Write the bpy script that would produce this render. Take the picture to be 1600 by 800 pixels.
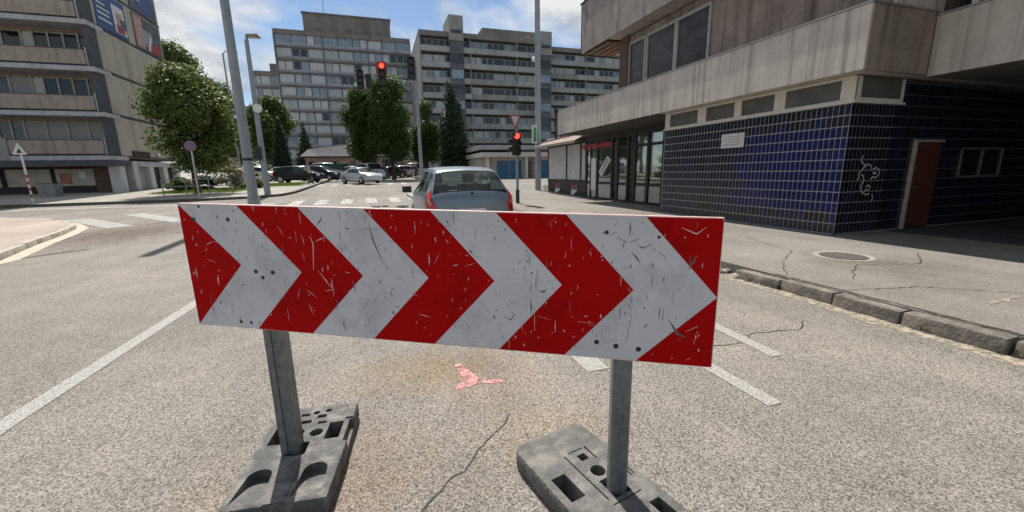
import bpy, bmesh, math, random
from mathutils import Vector, Matrix
random.seed(7)
R = math.radians
scene = bpy.context.scene
for o in list(bpy.data.objects): bpy.data.objects.remove(o)
COL = scene.collection

# ------------------------------------------------------------------ camera
cam_d = bpy.data.cameras.new('camera'); cam = bpy.data.objects.new('camera', cam_d); COL.objects.link(cam)
cam_d.sensor_width = 36; cam_d.lens = 36 * 632.3 / 1600
cam_d.clip_start = .05; cam_d.clip_end = 3000
PI_, RO_, YA_ = R(11.757), R(-1.026), R(17.991)
fw = Vector((math.sin(YA_)*math.cos(PI_), math.cos(YA_)*math.cos(PI_), -math.sin(PI_)))
rt = Vector((math.cos(YA_), -math.sin(YA_), 0)); up = rt.cross(fw)
rt2 = rt*math.cos(RO_) + up*math.sin(RO_); up2 = -rt*math.sin(RO_) + up*math.cos(RO_)
cam.matrix_world = Matrix(((rt2.x, up2.x, -fw.x, 0), (rt2.y, up2.y, -fw.y, 0), (rt2.z, up2.z, -fw.z, 1.38), (0, 0, 0, 1)))
scene.camera = cam

# ------------------------------------------------------------------ sky, sun, exposure
SUN_EL, SUN_AZ = 54, -3.5          # azimuth measured from +Y towards +X
CLOUD_Z = 11.9
w = bpy.data.worlds.new('World'); scene.world = w; w.use_nodes = True
nt = w.node_tree; N = nt.nodes; L = nt.links; N.clear()
def wn(t, **k):
    n = N.new(t)
    for a, b in k.items(): setattr(n, a, b)
    return n
out = wn('ShaderNodeOutputWorld'); bg = wn('ShaderNodeBackground'); bg.inputs[1].default_value = .08
sky = wn('ShaderNodeTexSky', sky_type='NISHITA', sun_disc=False, sun_elevation=R(SUN_EL), sun_rotation=R(SUN_AZ))
sky.air_density = 1.0; sky.dust_density = .15; sky.ozone_density = 2.5
tc = wn('ShaderNodeTexCoord'); sx = wn('ShaderNodeSeparateXYZ'); L.new(tc.outputs['Generated'], sx.inputs[0])
zc = wn('ShaderNodeMath', operation='MAXIMUM'); L.new(sx.outputs[2], zc.inputs[0]); zc.inputs[1].default_value = 0
za = wn('ShaderNodeMath', operation='ADD'); L.new(zc.outputs[0], za.inputs[0]); za.inputs[1].default_value = .22
dx = wn('ShaderNodeMath', operation='DIVIDE'); dy = wn('ShaderNodeMath', operation='DIVIDE')
L.new(sx.outputs[0], dx.inputs[0]); L.new(za.outputs[0], dx.inputs[1]); L.new(sx.outputs[1], dy.inputs[0]); L.new(za.outputs[0], dy.inputs[1])
cx = wn('ShaderNodeCombineXYZ'); L.new(dx.outputs[0], cx.inputs[0]); L.new(dy.outputs[0], cx.inputs[1]); cx.inputs[2].default_value = CLOUD_Z
n1 = wn('ShaderNodeTexNoise'); n1.inputs['Scale'].default_value = 1.15; n1.inputs['Detail'].default_value = 7; n1.inputs['Roughness'].default_value = .56; n1.inputs['Distortion'].default_value = .25
L.new(cx.outputs[0], n1.inputs['Vector'])
r1 = wn('ShaderNodeValToRGB'); r1.color_ramp.elements[0].position = .43; r1.color_ramp.elements[1].position = .54
L.new(n1.outputs[0], r1.inputs[0])
n2 = wn('ShaderNodeTexNoise'); n2.inputs['Scale'].default_value = 2.6; n2.inputs['Detail'].default_value = 6; n2.inputs['Roughness'].default_value = .6
L.new(cx.outputs[0], n2.inputs['Vector'])
r2 = wn('ShaderNodeValToRGB'); e = r2.color_ramp.elements
e[0].position = .36; e[0].color = (3.9, 4.4, 5.0, 1); e[1].position = .56; e[1].color = (7.6, 7.7, 7.8, 1)
L.new(n2.outputs[0], r2.inputs[0])
mx = wn('ShaderNodeMixRGB'); L.new(r1.outputs[0], mx.inputs[0]); L.new(sky.outputs[0], mx.inputs[1]); L.new(r2.outputs[0], mx.inputs[2])
L.new(mx.outputs[0], bg.inputs[0]); L.new(bg.outputs[0], out.inputs[0])
sun_d = bpy.data.lights.new('sun', 'SUN'); sun_d.energy = 5.0; sun_d.angle = R(.53); sun_d.color = (1, .95, .87)
sun = bpy.data.objects.new('sun', sun_d); COL.objects.link(sun); sun.location = (0, 20, 40)
sdir = Vector((math.sin(R(SUN_AZ))*math.cos(R(SUN_EL)), math.cos(R(SUN_AZ))*math.cos(R(SUN_EL)), math.sin(R(SUN_EL))))
sun.rotation_euler = sdir.to_track_quat('Z', 'Y').to_euler()
vs = scene.view_settings; vs.view_transform = 'Standard'; vs.look = 'None'; vs.gamma = 1; vs.exposure = .46
scene.render.engine = 'CYCLES'

# ------------------------------------------------------------------ materials
MATS = {}
def mat(name, col, rough=.7, var=.12, scale=6., metal=0, bump=0, bscale=None, stretch=None, col2=None, spec=None, detail=5, streak=None):
    """procedural material: two-tone noise on object coordinates, optional vertical streaks and bump"""
    if name in MATS: return MATS[name]
    m = bpy.data.materials.new(name); m.use_nodes = True; t = m.node_tree; n = t.nodes; l = t.links
    p = n['Principled BSDF']; p.inputs['Roughness'].default_value = rough; p.inputs['Metallic'].default_value = metal
    if spec is not None: p.inputs['Specular IOR Level'].default_value = spec
    g = n.new('ShaderNodeNewGeometry'); mp = n.new('ShaderNodeMapping'); l.new(g.outputs['Position'], mp.inputs[0])
    if stretch: mp.inputs['Scale'].default_value = stretch
    no = n.new('ShaderNodeTexNoise'); no.inputs['Scale'].default_value = scale; no.inputs['Detail'].default_value = detail; no.inputs['Roughness'].default_value = .65
    l.new(mp.outputs[0], no.inputs['Vector'])
    cr = n.new('ShaderNodeValToRGB'); a, b = cr.color_ramp.elements; a.position = .3; b.position = .7
    c2 = col2 if col2 else tuple(min(1, c*(1+var)) for c in col)
    c1 = col if col2 else tuple(c*(1-var) for c in col)
    a.color = (*c1, 1); b.color = (*c2, 1); l.new(no.outputs[0], cr.inputs[0])
    last = cr.outputs[0]
    if streak:
        mp2 = n.new('ShaderNodeMapping'); mp2.inputs['Scale'].default_value = streak[1]; l.new(g.outputs['Position'], mp2.inputs[0])
        n3 = n.new('ShaderNodeTexNoise'); n3.inputs['Scale'].default_value = 1; n3.inputs['Detail'].default_value = 4; n3.inputs['Roughness'].default_value = .6; l.new(mp2.outputs[0], n3.inputs['Vector'])
        r3 = n.new('ShaderNodeValToRGB'); r3.color_ramp.elements[0].position = streak[2]; r3.color_ramp.elements[1].position = streak[3]; l.new(n3.outputs[0], r3.inputs[0])
        mm = n.new('ShaderNodeMixRGB'); l.new(r3.outputs[0], mm.inputs[0]); l.new(last, mm.inputs[1]); mm.inputs[2].default_value = (*streak[0], 1); last = mm.outputs[0]
    l.new(last, p.inputs['Base Color'])
    if bump:
        nb = n.new('ShaderNodeTexNoise'); nb.inputs['Scale'].default_value = bscale or scale*4; nb.inputs['Detail'].default_value = 4; l.new(g.outputs['Position'], nb.inputs['Vector'])
        bp = n.new('ShaderNodeBump'); bp.inputs['Strength'].default_value = bump; bp.inputs['Distance'].default_value = .01; l.new(nb.outputs[0], bp.inputs['Height']); l.new(bp.outputs[0], p.inputs['Normal'])
    MATS[name] = m; return m

def asphalt(name, c_dark, c_light, patch, stain=None):
    m = bpy.data.materials.new(name); m.use_nodes = True; t = m.node_tree; n = t.nodes; l = t.links; p = n['Principled BSDF']
    p.inputs['Roughness'].default_value = .93; p.inputs['Specular IOR Level'].default_value = .25
    g = n.new('ShaderNodeNewGeometry')
    v = n.new('ShaderNodeTexVoronoi'); v.inputs['Scale'].default_value = 150; l.new(g.outputs['Position'], v.inputs['Vector'])
    sv = n.new('ShaderNodeSeparateColor'); l.new(v.outputs['Color'], sv.inputs[0])
    cr = n.new('ShaderNodeValToRGB'); e = cr.color_ramp.elements; e[0].color = (*c_dark, 1); e[1].color = (*c_light, 1); e[0].position = .12; e[1].position = .9
    x = e.new(.45); x.color = (*[(a*.45+b*.55) for a, b in zip(c_dark, c_light)], 1)
    l.new(sv.outputs[0], cr.inputs[0])
    last = cr.outputs[0]
    def mul(scale, lo, hi, det=4, stretch=None):
        nonlocal last
        mp = n.new('ShaderNodeMapping'); l.new(g.outputs['Position'], mp.inputs[0])
        if stretch: mp.inputs['Scale'].default_value = stretch
        no = n.new('ShaderNodeTexNoise'); no.inputs['Scale'].default_value = scale; no.inputs['Detail'].default_value = det; l.new(mp.outputs[0], no.inputs['Vector'])
        rr = n.new('ShaderNodeValToRGB'); a, b = rr.color_ramp.elements; a.position = .35; b.position = .66; a.color = (*lo, 1); b.color = (*hi, 1); l.new(no.outputs[0], rr.inputs[0])
        mm = n.new('ShaderNodeMixRGB'); mm.blend_type = 'MULTIPLY'; mm.inputs[0].default_value = 1; l.new(last, mm.inputs[1]); l.new(rr.outputs[0], mm.inputs[2]); last = mm.outputs[0]
    mul(.35, *patch); mul(2.3, (.9, .9, .9), (1.05, 1.04, 1.03)); mul(85, (.80, .80, .80), (1.14, 1.13, 1.11), 2); mul(14, (.95, .95, .95), (1.03, 1.03, 1.02), 3)
    mul(1, (.92, .92, .93), (1.05, 1.04, 1.03), 3, (1.6, .12, 1))
    if stain:
        for (px, py, rx, ry, colr, st) in stain:
            mp = n.new('ShaderNodeMapping'); mp.vector_type = 'TEXTURE'; mp.inputs['Location'].default_value = (px, py, 0); mp.inputs['Scale'].default_value = (rx, ry, 50); l.new(g.outputs['Position'], mp.inputs[0])
            ln = n.new('ShaderNodeVectorMath'); ln.operation = 'LENGTH'; l.new(mp.outputs[0], ln.inputs[0])
            no = n.new('ShaderNodeTexNoise'); no.inputs['Scale'].default_value = 5; no.inputs['Detail'].default_value = 5; l.new(g.outputs['Position'], no.inputs['Vector'])
            ad = n.new('ShaderNodeMath'); ad.operation = 'MULTIPLY_ADD'; l.new(no.outputs[0], ad.inputs[0]); ad.inputs[1].default_value = 1.1; l.new(ln.outputs['Value'], ad.inputs[2])
            rr = n.new('ShaderNodeMapRange'); rr.inputs[1].default_value = .75; rr.inputs[2].default_value = 1.5; rr.inputs[3].default_value = st; rr.inputs[4].default_value = 0; l.new(ad.outputs[0], rr.inputs[0])
            mm = n.new('ShaderNodeMixRGB'); mm.blend_type = 'MULTIPLY'; l.new(rr.outputs[0], mm.inputs[0]); l.new(last, mm.inputs[1]); mm.inputs[2].default_value = (*colr, 1); last = mm.outputs[0]
    l.new(last, p.inputs['Base Color'])
    bp = n.new('ShaderNodeBump'); bp.inputs['Strength'].default_value = .35; bp.inputs['Distance'].default_value = .004; l.new(v.outputs['Distance'], bp.inputs['Height']); l.new(bp.outputs[0], p.inputs['Normal'])
    MATS[name] = m; return m

def worn(name, col, cover=.45, scale=30, rough=.8):
    """worn road paint: patches of it have come off (the coat is partly transparent)"""
    m = bpy.data.materials.new(name); m.use_nodes = True; t = m.node_tree; n = t.nodes; l = t.links; p = n['Principled BSDF']
    p.inputs['Base Color'].default_value = (*col, 1); p.inputs['Roughness'].default_value = rough
    g = n.new('ShaderNodeNewGeometry')
    a = n.new('ShaderNodeTexNoise'); a.inputs['Scale'].default_value = scale; a.inputs['Detail'].default_value = 6; a.inputs['Roughness'].default_value = .75; l.new(g.outputs['Position'], a.inputs['Vector'])
    r = n.new('ShaderNodeMapRange'); r.inputs[1].default_value = cover-.07; r.inputs[2].default_value = cover+.07; l.new(a.outputs[0], r.inputs[0])
    l.new(r.outputs[0], p.inputs['Alpha']); MATS[name] = m; return m

def glass(name, tint, mixf=.5, rough=.03):
    m = bpy.data.materials.new(name); m.use_nodes = True; t = m.node_tree; n = t.nodes; l = t.links; n.remove(n['Principled BSDF'])
    tr = n.new('ShaderNodeBsdfTransparent'); tr.inputs[0].default_value = (*tint, 1)
    gl = n.new('ShaderNodeBsdfGlossy'); gl.inputs['Roughness'].default_value = rough; gl.inputs[0].default_value = (.9, .95, 1, 1)
    fr = n.new('ShaderNodeFresnel'); fr.inputs[0].default_value = 1.5
    mxx = n.new('ShaderNodeMixShader'); ad = n.new('ShaderNodeMath'); ad.operation = 'MULTIPLY_ADD'; l.new(fr.outputs[0], ad.inputs[0]); ad.inputs[1].default_value = .75; ad.inputs[2].default_value = mixf*.03
    l.new(ad.outputs[0], mxx.inputs[0]); l.new(tr.outputs[0], mxx.inputs[1]); l.new(gl.outputs[0], mxx.inputs[2]); l.new(mxx.outputs[0], n['Material Output'].inputs[0])
    MATS[name] = m; return m

def emit(name, col, s):
    m = bpy.data.materials.new(name); m.use_nodes = True; p = m.node_tree.nodes['Principled BSDF']
    p.inputs['Base Color'].default_value = (*col, 1); p.inputs['Emission Color'].default_value = (*col, 1); p.inputs['Emission Strength'].default_value = s
    MATS[name] = m; return m

def leafmat(name, c1, c2, tr=.45):
    m = bpy.data.materials.new(name); m.use_nodes = True; t = m.node_tree; n = t.nodes; l = t.links; n.remove(n['Principled BSDF'])
    at = n.new('ShaderNodeAttribute'); at.attribute_name = 'tone'
    cr = n.new('ShaderNodeValToRGB'); cr.color_ramp.elements[0].color = (*c1, 1); cr.color_ramp.elements[1].color = (*c2, 1); l.new(at.outputs['Fac'], cr.inputs[0])
    d = n.new('ShaderNodeBsdfPrincipled'); d.inputs['Roughness'].default_value = .5; d.inputs['Specular IOR Level'].default_value = .3; l.new(cr.outputs[0], d.inputs['Base Color'])
    b = n.new('ShaderNodeBsdfTranslucent'); hs = n.new('ShaderNodeHueSaturation'); hs.inputs['Hue'].default_value = .48; hs.inputs['Value'].default_value = 1.5; l.new(cr.outputs[0], hs.inputs['Color']); l.new(hs.outputs[0], b.inputs[0])
    ms = n.new('ShaderNodeMixShader'); ms.inputs[0].default_value = tr; l.new(d.outputs[0], ms.inputs[1]); l.new(b.outputs[0], ms.inputs[2]); l.new(ms.outputs[0], n['Material Output'].inputs[0])
    MATS[name] = m; return m

# ------------------------------------------------------------------ mesh helpers
class MB:
    def __init__(s): s.v = []; s.f = []; s.mi = []
    def add(s, vs, fs, mi=0):
        o = len(s.v); s.v += [tuple(v) for v in vs]; s.f += [tuple(i+o for i in f) for f in fs]; s.mi += [mi]*len(fs); return s
    def box(s, x0, x1, y0, y1, z0, z1, mi=0):
        return s.add([(x0,y0,z0),(x1,y0,z0),(x1,y1,z0),(x0,y1,z0),(x0,y0,z1),(x1,y0,z1),(x1,y1,z1),(x0,y1,z1)],
                     [(0,3,2,1),(4,5,6,7),(0,1,5,4),(1,2,6,5),(2,3,7,6),(3,0,4,7)], mi)
    def prism(s, poly, z0, z1, mi=0):
        n = len(poly); return s.add([(x,y,z0) for x,y in poly]+[(x,y,z1) for x,y in poly],
            [tuple(range(n-1,-1,-1)), tuple(range(n,2*n))]+[(i,(i+1)%n,n+(i+1)%n,n+i) for i in range(n)], mi)
    def prism_ax(s, poly, a0, a1, ax, mi=0):     # extrude a 2D polygon along x or y
        n = len(poly); f = (lambda p,a:(a,p[0],p[1])) if ax == 'x' else (lambda p,a:(p[0],a,p[1]))
        return s.add([f(p,a0) for p in poly]+[f(p,a1) for p in poly],
            [tuple(range(n-1,-1,-1)), tuple(range(n,2*n))]+[(i,(i+1)%n,n+(i+1)%n,n+i) for i in range(n)], mi)
    def tube(s, pts, rad, n=10, mi=0, cap=True):
        pts = [Vector(p) for p in pts]; rad = rad if isinstance(rad, (list, tuple)) else [rad]*len(pts); rings = []
        for i, p in enumerate(pts):
            d = (pts[min(i+1,len(pts)-1)]-pts[max(i-1,0)]).normalized()
            a = d.cross(Vector((0,0,1)) if abs(d.z) < .9 else Vector((1,0,0))).normalized(); b = d.cross(a)
            rings.append([p+(a*math.cos(2*math.pi*k/n)+b*math.sin(2*math.pi*k/n))*rad[i] for k in range(n)])
        vs = [v for r in rings for v in r]; fs = []
        for i in range(len(pts)-1):
            for k in range(n): fs.append((i*n+k, (i+1)*n+k, (i+1)*n+(k+1)%n, i*n+(k+1)%n))
        if cap: fs += [tuple(range(n)), tuple(range((len(pts)-1)*n+n-1, (len(pts)-1)*n-1, -1))]
        return s.add(vs, fs, mi)
    def disc(s, c, r, nrm, th, n=20, mi=0):
        nrm = Vector(nrm).normalized(); c = Vector(c); return s.tube([c, c+nrm*th], r, n, mi)
    def strip(s, pts, wd, z, mi=0):            # flat ribbon on the ground along 2D pts
        vs = []; n = len(pts)
        for i, p in enumerate(pts):
            a = Vector(pts[max(i-1,0)]); b = Vector(pts[min(i+1,n-1)]); d = (b-a).normalized(); q = Vector((-d.y, d.x))
            wi = wd[i] if isinstance(wd,(list,tuple)) else wd; zz = z(*p) if callable(z) else z
            vs += [(p[0]+q.x*wi/2, p[1]+q.y*wi/2, zz), (p[0]-q.x*wi/2, p[1]-q.y*wi/2, zz)]
        return s.add(vs, [(2*i, 2*i+1, 2*i+3, 2*i+2) for i in range(n-1)], mi)
    def mesh(s, name, mats, smooth=False, bev=0):
        me = bpy.data.meshes.new(name); me.from_pydata(s.v, [], s.f)
        for m in (mats if isinstance(mats,(list,tuple)) else [mats]): me.materials.append(m)
        me.polygons.foreach_set('material_index', s.mi); me.update()
        bm = bmesh.new(); bm.from_mesh(me); bmesh.ops.recalc_face_normals(bm, faces=bm.faces)
        if bev: bmesh.ops.bevel(bm, geom=list(bm.edges), offset=bev, segments=2, affect='EDGES', profile=.6)
        bm.to_mesh(me); bm.free()
        if smooth:
            me.polygons.foreach_set('use_smooth', [True]*len(me.polygons))
            me.set_sharp_from_angle(angle=R(smooth if smooth is not True else 40))
        return me
def put(name, me, parent=None, loc=(0,0,0), rz=0):
    o = bpy.data.objects.new(name, me); COL.objects.link(o); o.location = loc; o.rotation_euler = (0,0,rz)
    if parent: o.parent = parent
    return o
def obj(name, mb, mats, parent=None, loc=(0,0,0), rz=0, smooth=False, bev=0):
    return put(name, mb.mesh(name, mats, smooth, bev), parent, loc, rz)
def tag(o, label, cat, group=None):
    o['label'] = label; o['category'] = cat
    if group: o['group'] = group
    return o
def thing(name, label, cat, loc=(0,0,0), rz=0, group=None):
    o = bpy.data.objects.new(name, None); COL.objects.link(o); o.location = loc; o.rotation_euler = (0,0,rz); o.empty_display_size = .2
    return tag(o, label, cat, group)
def struct(o): o['kind'] = 'structure'; return o
def copy_tree(o, parent=None):
    c = o.copy(); COL.objects.link(c); c.parent = parent
    for ch in list(o.children): copy_tree(ch, c)
    return c
def gz(y):                                       # the town's ground climbs gently beyond the junction
    return .022*(min(y,140)-15) if y > 15 else 0.

# ------------------------------------------------------------------ base materials
M_ROAD = asphalt('road_asphalt', (.105,.098,.09), (.335,.313,.288), ((.84,.84,.85),(1.08,1.07,1.05)),
    stain=[(.25,2.75,.75,.42,(1.02,.80,.52),.6), (-.35,1.75,.75,.6,(1.0,.86,.72),.7), (.62,2.45,.5,.5,(1.02,.88,.78),.6), (.75,1.75,.5,.5,(1.03,.95,.82),.8), (-6.3,13.0,1.9,3.2,(.56,.50,.475),1.0)])
M_PAVE = asphalt('pavement_asphalt', (.165,.156,.145), (.285,.268,.248), ((.82,.81,.8),(1.06,1.06,1.05)), stain=[(6.2,3.4,1.0,.9,(.62,.60,.58),.65),(5.6,2.6,.9,.5,(.72,.7,.68),.5)])
M_PINK = asphalt('island_paving', (.30,.25,.22), (.50,.43,.385), ((.86,.84,.82),(1.06,1.05,1.04)))
M_FARP = asphalt('far_pavement', (.26,.245,.225), (.42,.40,.365), ((.86,.85,.83),(1.05,1.05,1.04)))
M_KERB = mat('kerb_stone', (.19,.17,.145), .9, .4, 9, bump=.9, bscale=40, streak=((.09,.08,.065),(5,5,9),.42,.66))
M_KERB2 = mat('kerb_concrete', (.36,.33,.28), .9, .3, 7, bump=.5, bscale=40)
M_SAND = worn('gutter_sand', (.36,.31,.225), .50, 14, .95)
M_PAINT = worn('road_paint', (.37,.36,.34), .45, 130)
M_PAINT2 = worn('road_paint_old', (.50,.49,.47), .49, 9)
M_PINKP = worn('pink_spray_paint', (.66,.27,.26), .50, 14)
M_CRACK = worn('crack_dirt', (.035,.03,.027), .40, 20)
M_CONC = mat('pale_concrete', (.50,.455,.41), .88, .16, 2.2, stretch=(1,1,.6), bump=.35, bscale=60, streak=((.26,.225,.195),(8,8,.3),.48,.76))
M_CONC_D = mat('stained_shaded_concrete', (.25,.205,.175), .9, .25, 1.6, bump=.35, bscale=60, streak=((.075,.06,.05),(5,5,.28),.46,.74))
M_CREAM = mat('cream_frame_paint', (.58,.55,.48), .55, .10, 14, streak=((.34,.29,.22),(11,11,1),.58,.8))
M_STEEL = mat('galvanised_steel', (.17,.185,.19), .5, .25, 25, metal=.55, streak=((.07,.07,.07),(30,30,2),.55,.75))
M_POLE = mat('grey_pole_paint', (.24,.27,.29), .6, .15, 4, streak=((.14,.15,.16),(20,20,.6),.5,.8))
M_BLACK = mat('black_plastic', (.014,.014,.015), .5, .3, 8)
M_DARKF = mat('dark_frame', (.020,.017,.016), .5, .3, 6)
M_RUBBER = mat('grey_rubber', (.085,.085,.084), .82, .35, 9, bump=.8, bscale=70, streak=((.20,.188,.17),(11,11,11),.46,.66))
M_RUBBER2 = mat('recycled_rubber', (.10,.098,.094), .85, .3, 8, bump=.7, bscale=60, streak=((.19,.18,.163),(9,9,9),.46,.66))
M_WHITE = mat('white_paint', (.62,.62,.62), .5, .06, 5)
M_GLASSD = mat('dark_window_glass', (.012,.015,.018), .08, .4, 1.2, spec=.6)
M_BARK = mat('bark', (.055,.043,.032), .95, .4, 12, stretch=(1,1,.25), bump=.7)
M_GRASS = mat('grass_ground', (.085,.11,.03), .95, .4, 5, bump=.6, bscale=60)

# ------------------------------------------------------------------ ground, road, pavements
def sheet(poly_x0, poly_x1, y0, y1, dz, step=5., far=None):
    mb = MB(); ys = [y0]
    while ys[-1] < y1-1e-6:
        s = step if ys[-1] < 140 else 60; ys.append(min(y1, ys[-1]+s))
    vs = []
    for y in ys: vs += [(poly_x0,y,gz(y)+dz),(poly_x1,y,gz(y)+dz)]
    return mb.add(vs, [(2*i,2*i+1,2*i+3,2*i+2) for i in range(len(ys)-1)])
def slab_y(poly, dz, h):
    """paved area: polygon draped on the sloping ground, with a real side step of h"""
    bm = bmesh.new(); vs = [bm.verts.new((x,y,0)) for x,y in poly]; bm.faces.new(vs)
    ymin = min(p[1] for p in poly); ymax = max(p[1] for p in poly); y = math.ceil((ymin+.1)/5)*5
    while y < ymax and y <= 145:
        bmesh.ops.bisect_plane(bm, geom=bm.verts[:]+bm.edges[:]+bm.faces[:], plane_co=(0,y,0), plane_no=(0,1,0)); y += 5
    r = bmesh.ops.extrude_face_region(bm, geom=bm.faces[:])
    top = [g for g in r['geom'] if isinstance(g, bmesh.types.BMVert)]
    ts = set(top)
    for v in bm.verts: v.co.z = gz(v.co.y) + (dz+h if v in ts else dz)
    bmesh.ops.recalc_face_normals(bm, faces=bm.faces)
    me = bpy.data.meshes.new('slab'); bm.to_mesh(me); bm.free(); return me
ground = struct(obj('ground', sheet(-700, 700, -60, 1500, -.06), M_GRASS))
road = struct(obj('road', sheet(-90, 4.6, -20, 139, 0), M_ROAD))

pv = slab_y([(4.42,-20),(60,-20),(60,60),(4.42,60)], -.03, .155); pv.materials.append(M_PAVE)
pav = struct(put('pavement', pv))
# kerb stones along the pavement: single stones, one stretch broken away
y = -1.5; k = 0
while y < 40:
    ln = random.uniform(.56,.66) if y < 8 else 1.0
    if 3.42 < y < 4.35: y += ln; continue
    mb = MB(); dxk = random.uniform(-.018,.018); h = random.uniform(.108,.128)
    h0 = random.uniform(-.012,.012) if y < 8 else 0
    x0, x1 = 4.27+dxk, 4.417
    mb.add([(x0,y,gz(y)-.03),(x1,y,gz(y)-.03),(x1,y+ln-.02,gz(y+ln)-.03),(x0,y+ln-.02,gz(y+ln)-.03),
            (x0+.018,y+.006,gz(y)+h),(x1,y+.006,gz(y)+h),(x1,y+ln-.026,gz(y+ln)+h+h0),(x0+.018,y+ln-.026,gz(y+ln)+h+h0)],
            [(0,3,2,1),(4,5,6,7),(0,1,5,4),(1,2,6,5),(2,3,7,6),(3,0,4,7)])
    obj('kerb_stone', mb, M_KERB, pav, smooth=35, bev=.012); y += ln; k += 1
for i in range(26):                                  # rubble where the kerb has gone
    mb = MB(); c = Vector((random.uniform(4.24,4.45), random.uniform(3.4,4.4), 0)); s = random.uniform(.015,.065)
    bm = bmesh.new(); bmesh.ops.create_icosphere(bm, subdivisions=1, radius=s)
    for v in bm.verts: v.co = c + Vector((v.co.x*random.uniform(.7,1.3), v.co.y*random.uniform(.8,1.6), max(-.01, v.co.z*random.uniform(.6,1.)) + s*.3))
    me = bpy.data.meshes.new('rubble_stone'); bm.to_mesh(me); bm.free(); me.materials.append(M_KERB2 if i % 3 else M_KERB); put('rubble_stone', me, pav)
mb = MB(); pts = [(4.19+random.uniform(-.025,.025), -1.5+i*.25) for i in range(60)]
mb.strip(pts, [random.uniform(.14,.26) for _ in pts], .004); gutter = obj('gutter_sand', mb, M_SAND, road)
for i in range(10):                                  # tufts in the kerb joints
    mb = MB(); c = (random.uniform(4.24,4.32), random.choice([2.0,2.55,3.42,3.6,3.9,1.35,1.15]) + random.uniform(-.08,.08))
    for q in range(12):
        a = random.uniform(0,6.28); l_ = random.uniform(.02,.06); b = .006
        mb.add([(c[0]-b,c[1],0),(c[0]+b,c[1],0),(c[0]+math.cos(a)*l_*.7,c[1]+math.sin(a)*l_*.7,l_+.02)], [(0,1,2)])
    o = obj('weed_tuft', mb, mat('weed_green',(.16,.19,.05),.8,.4,20), pav)
# cracks, seams and manhole of the pavement
def crack(pts, wid, z, parent, jit=.02, m=None):
    P = []
    for a, b in zip(pts[:-1], pts[1:]):
        n = max(2, int((Vector(b)-Vector(a)).length/.06))
        for i in range(n): t = i/n; P.append((a[0]+(b[0]-a[0])*t+random.uniform(-jit,jit), a[1]+(b[1]-a[1])*t+random.uniform(-jit,jit)))
    P.append(pts[-1]); mb = MB(); mb.strip(P, [wid*random.uniform(.4,1.3) for _ in P], z)
    return obj('crack', mb, m or M_CRACK, parent)
crack([(5.0,3.0),(5.8,3.45),(6.6,3.2),(7.3,3.6)], .012, .130, pav); crack([(4.45,2.75),(5.3,2.55),(6.1,1.9)], .012, .130, pav)
crack([(4.5,3.4),(5.2,4.0),(5.9,4.4),(6.7,6.5),(6.9,9)], .010, .130, pav); crack([(5.2,2.0),(6.0,2.0),(6.6,1.55)], .05, .130, pav, m=M_SAND)
crack([(4.45,1.2),(4.46,2.2)], .05, .130, pav, .012); crack([(4.46,2.2),(4.45,3.5)], .03, .130, pav, .012)
mb = MB(); mb.disc((6.2,3.88,.125), .27, (0,0,1), .009, 28); mh = obj('manhole_cover', mb, mat('cast_iron',(.075,.066,.058),.7,.3,20,bump=.6,bscale=50), pav)
mb = MB()
for i in range(28):
    a, b = 2*math.pi*i/28, 2*math.pi*(i+1)/28
    mb.add([(6.2+.285*math.cos(a),3.88+.285*math.sin(a),.129),(6.2+.285*math.cos(b),3.88+.285*math.sin(b),.129),(6.2+.36*math.cos(b),3.88+.36*math.sin(b),.129),(6.2+.36*math.cos(a),3.88+.36*math.sin(a),.129)], [(0,1,2,3)])
obj('manhole_collar', mb, M_FARP, pav)

# traffic island on the other side
isl = [(-6.25,-20),(-6.28,4),(-6.41,9.42),(-7.17,11.56),(-7.7,13.3),(-8.3,14.9),(-9.2,16.2),(-10.3,17.2),(-11.8,18.1),(-14,18.9),(-22,19.8),(-60,21),(-60,-20)]
me = slab_y([(x-.16,y-(.08 if 14 < y < 21 and x < -9 else 0)) for x,y in isl], -.03, .15); me.materials.append(M_PINK); island = struct(put('traffic_island', me))
path = [Vector((x,y,0)) for x,y in isl[1:-2]]; fine = []
for a, b in zip(path[:-1], path[1:]):
    n = max(1, round((b-a).length/.8))
    fine += [a+(b-a)*i/n for i in range(n)]
fine.append(path[-1])
for a, b in zip(fine[:-1], fine[1:]):
    d = (b-a); ln = d.length; ang = math.atan2(d.y, d.x)
    mb = MB(); mb.box(0.008, ln-.008, .0, .16, -.03, .118+random.uniform(-.008,.008)); obj('kerb_stone', mb, M_KERB2, island, (a.x,a.y,gz(a.y)), ang, smooth=35, bev=.014)
mb = MB(); mb.strip([(p.x+.10*(1 if i < 6 else .9), p.y-.02) for i,p in enumerate(fine) if p.y < 18], .34, lambda x,y: gz(y)+.004); obj('gutter_strip', mb, mat('pale_gutter',(.42,.38,.30),.9,.2,6), road)

# far pavement and parking ground
me = slab_y([(-90,24),(-15,24.2),(-9.0,24.5),(-6.4,25.2),(-5.4,26.4),(-5.1,28.5),(-5.1,139),(-90,139)], -.03, .15); me.materials.append(M_FARP); farp = struct(put('far_pavement', me))
mb = MB(); mb.strip([(-90,24-.12),(-15,24.2-.12),(-9.0,24.5-.12),(-6.4+.05,25.2-.12),(-5.4+.1,26.4-.08),(-5.1+.12,28.5),(-5.1+.12,60)], .24, lambda x,y: gz(y)+.13); obj('kerb', mb, mat('far_kerb',(.10,.09,.085),.9,.2,3), farp)

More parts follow.
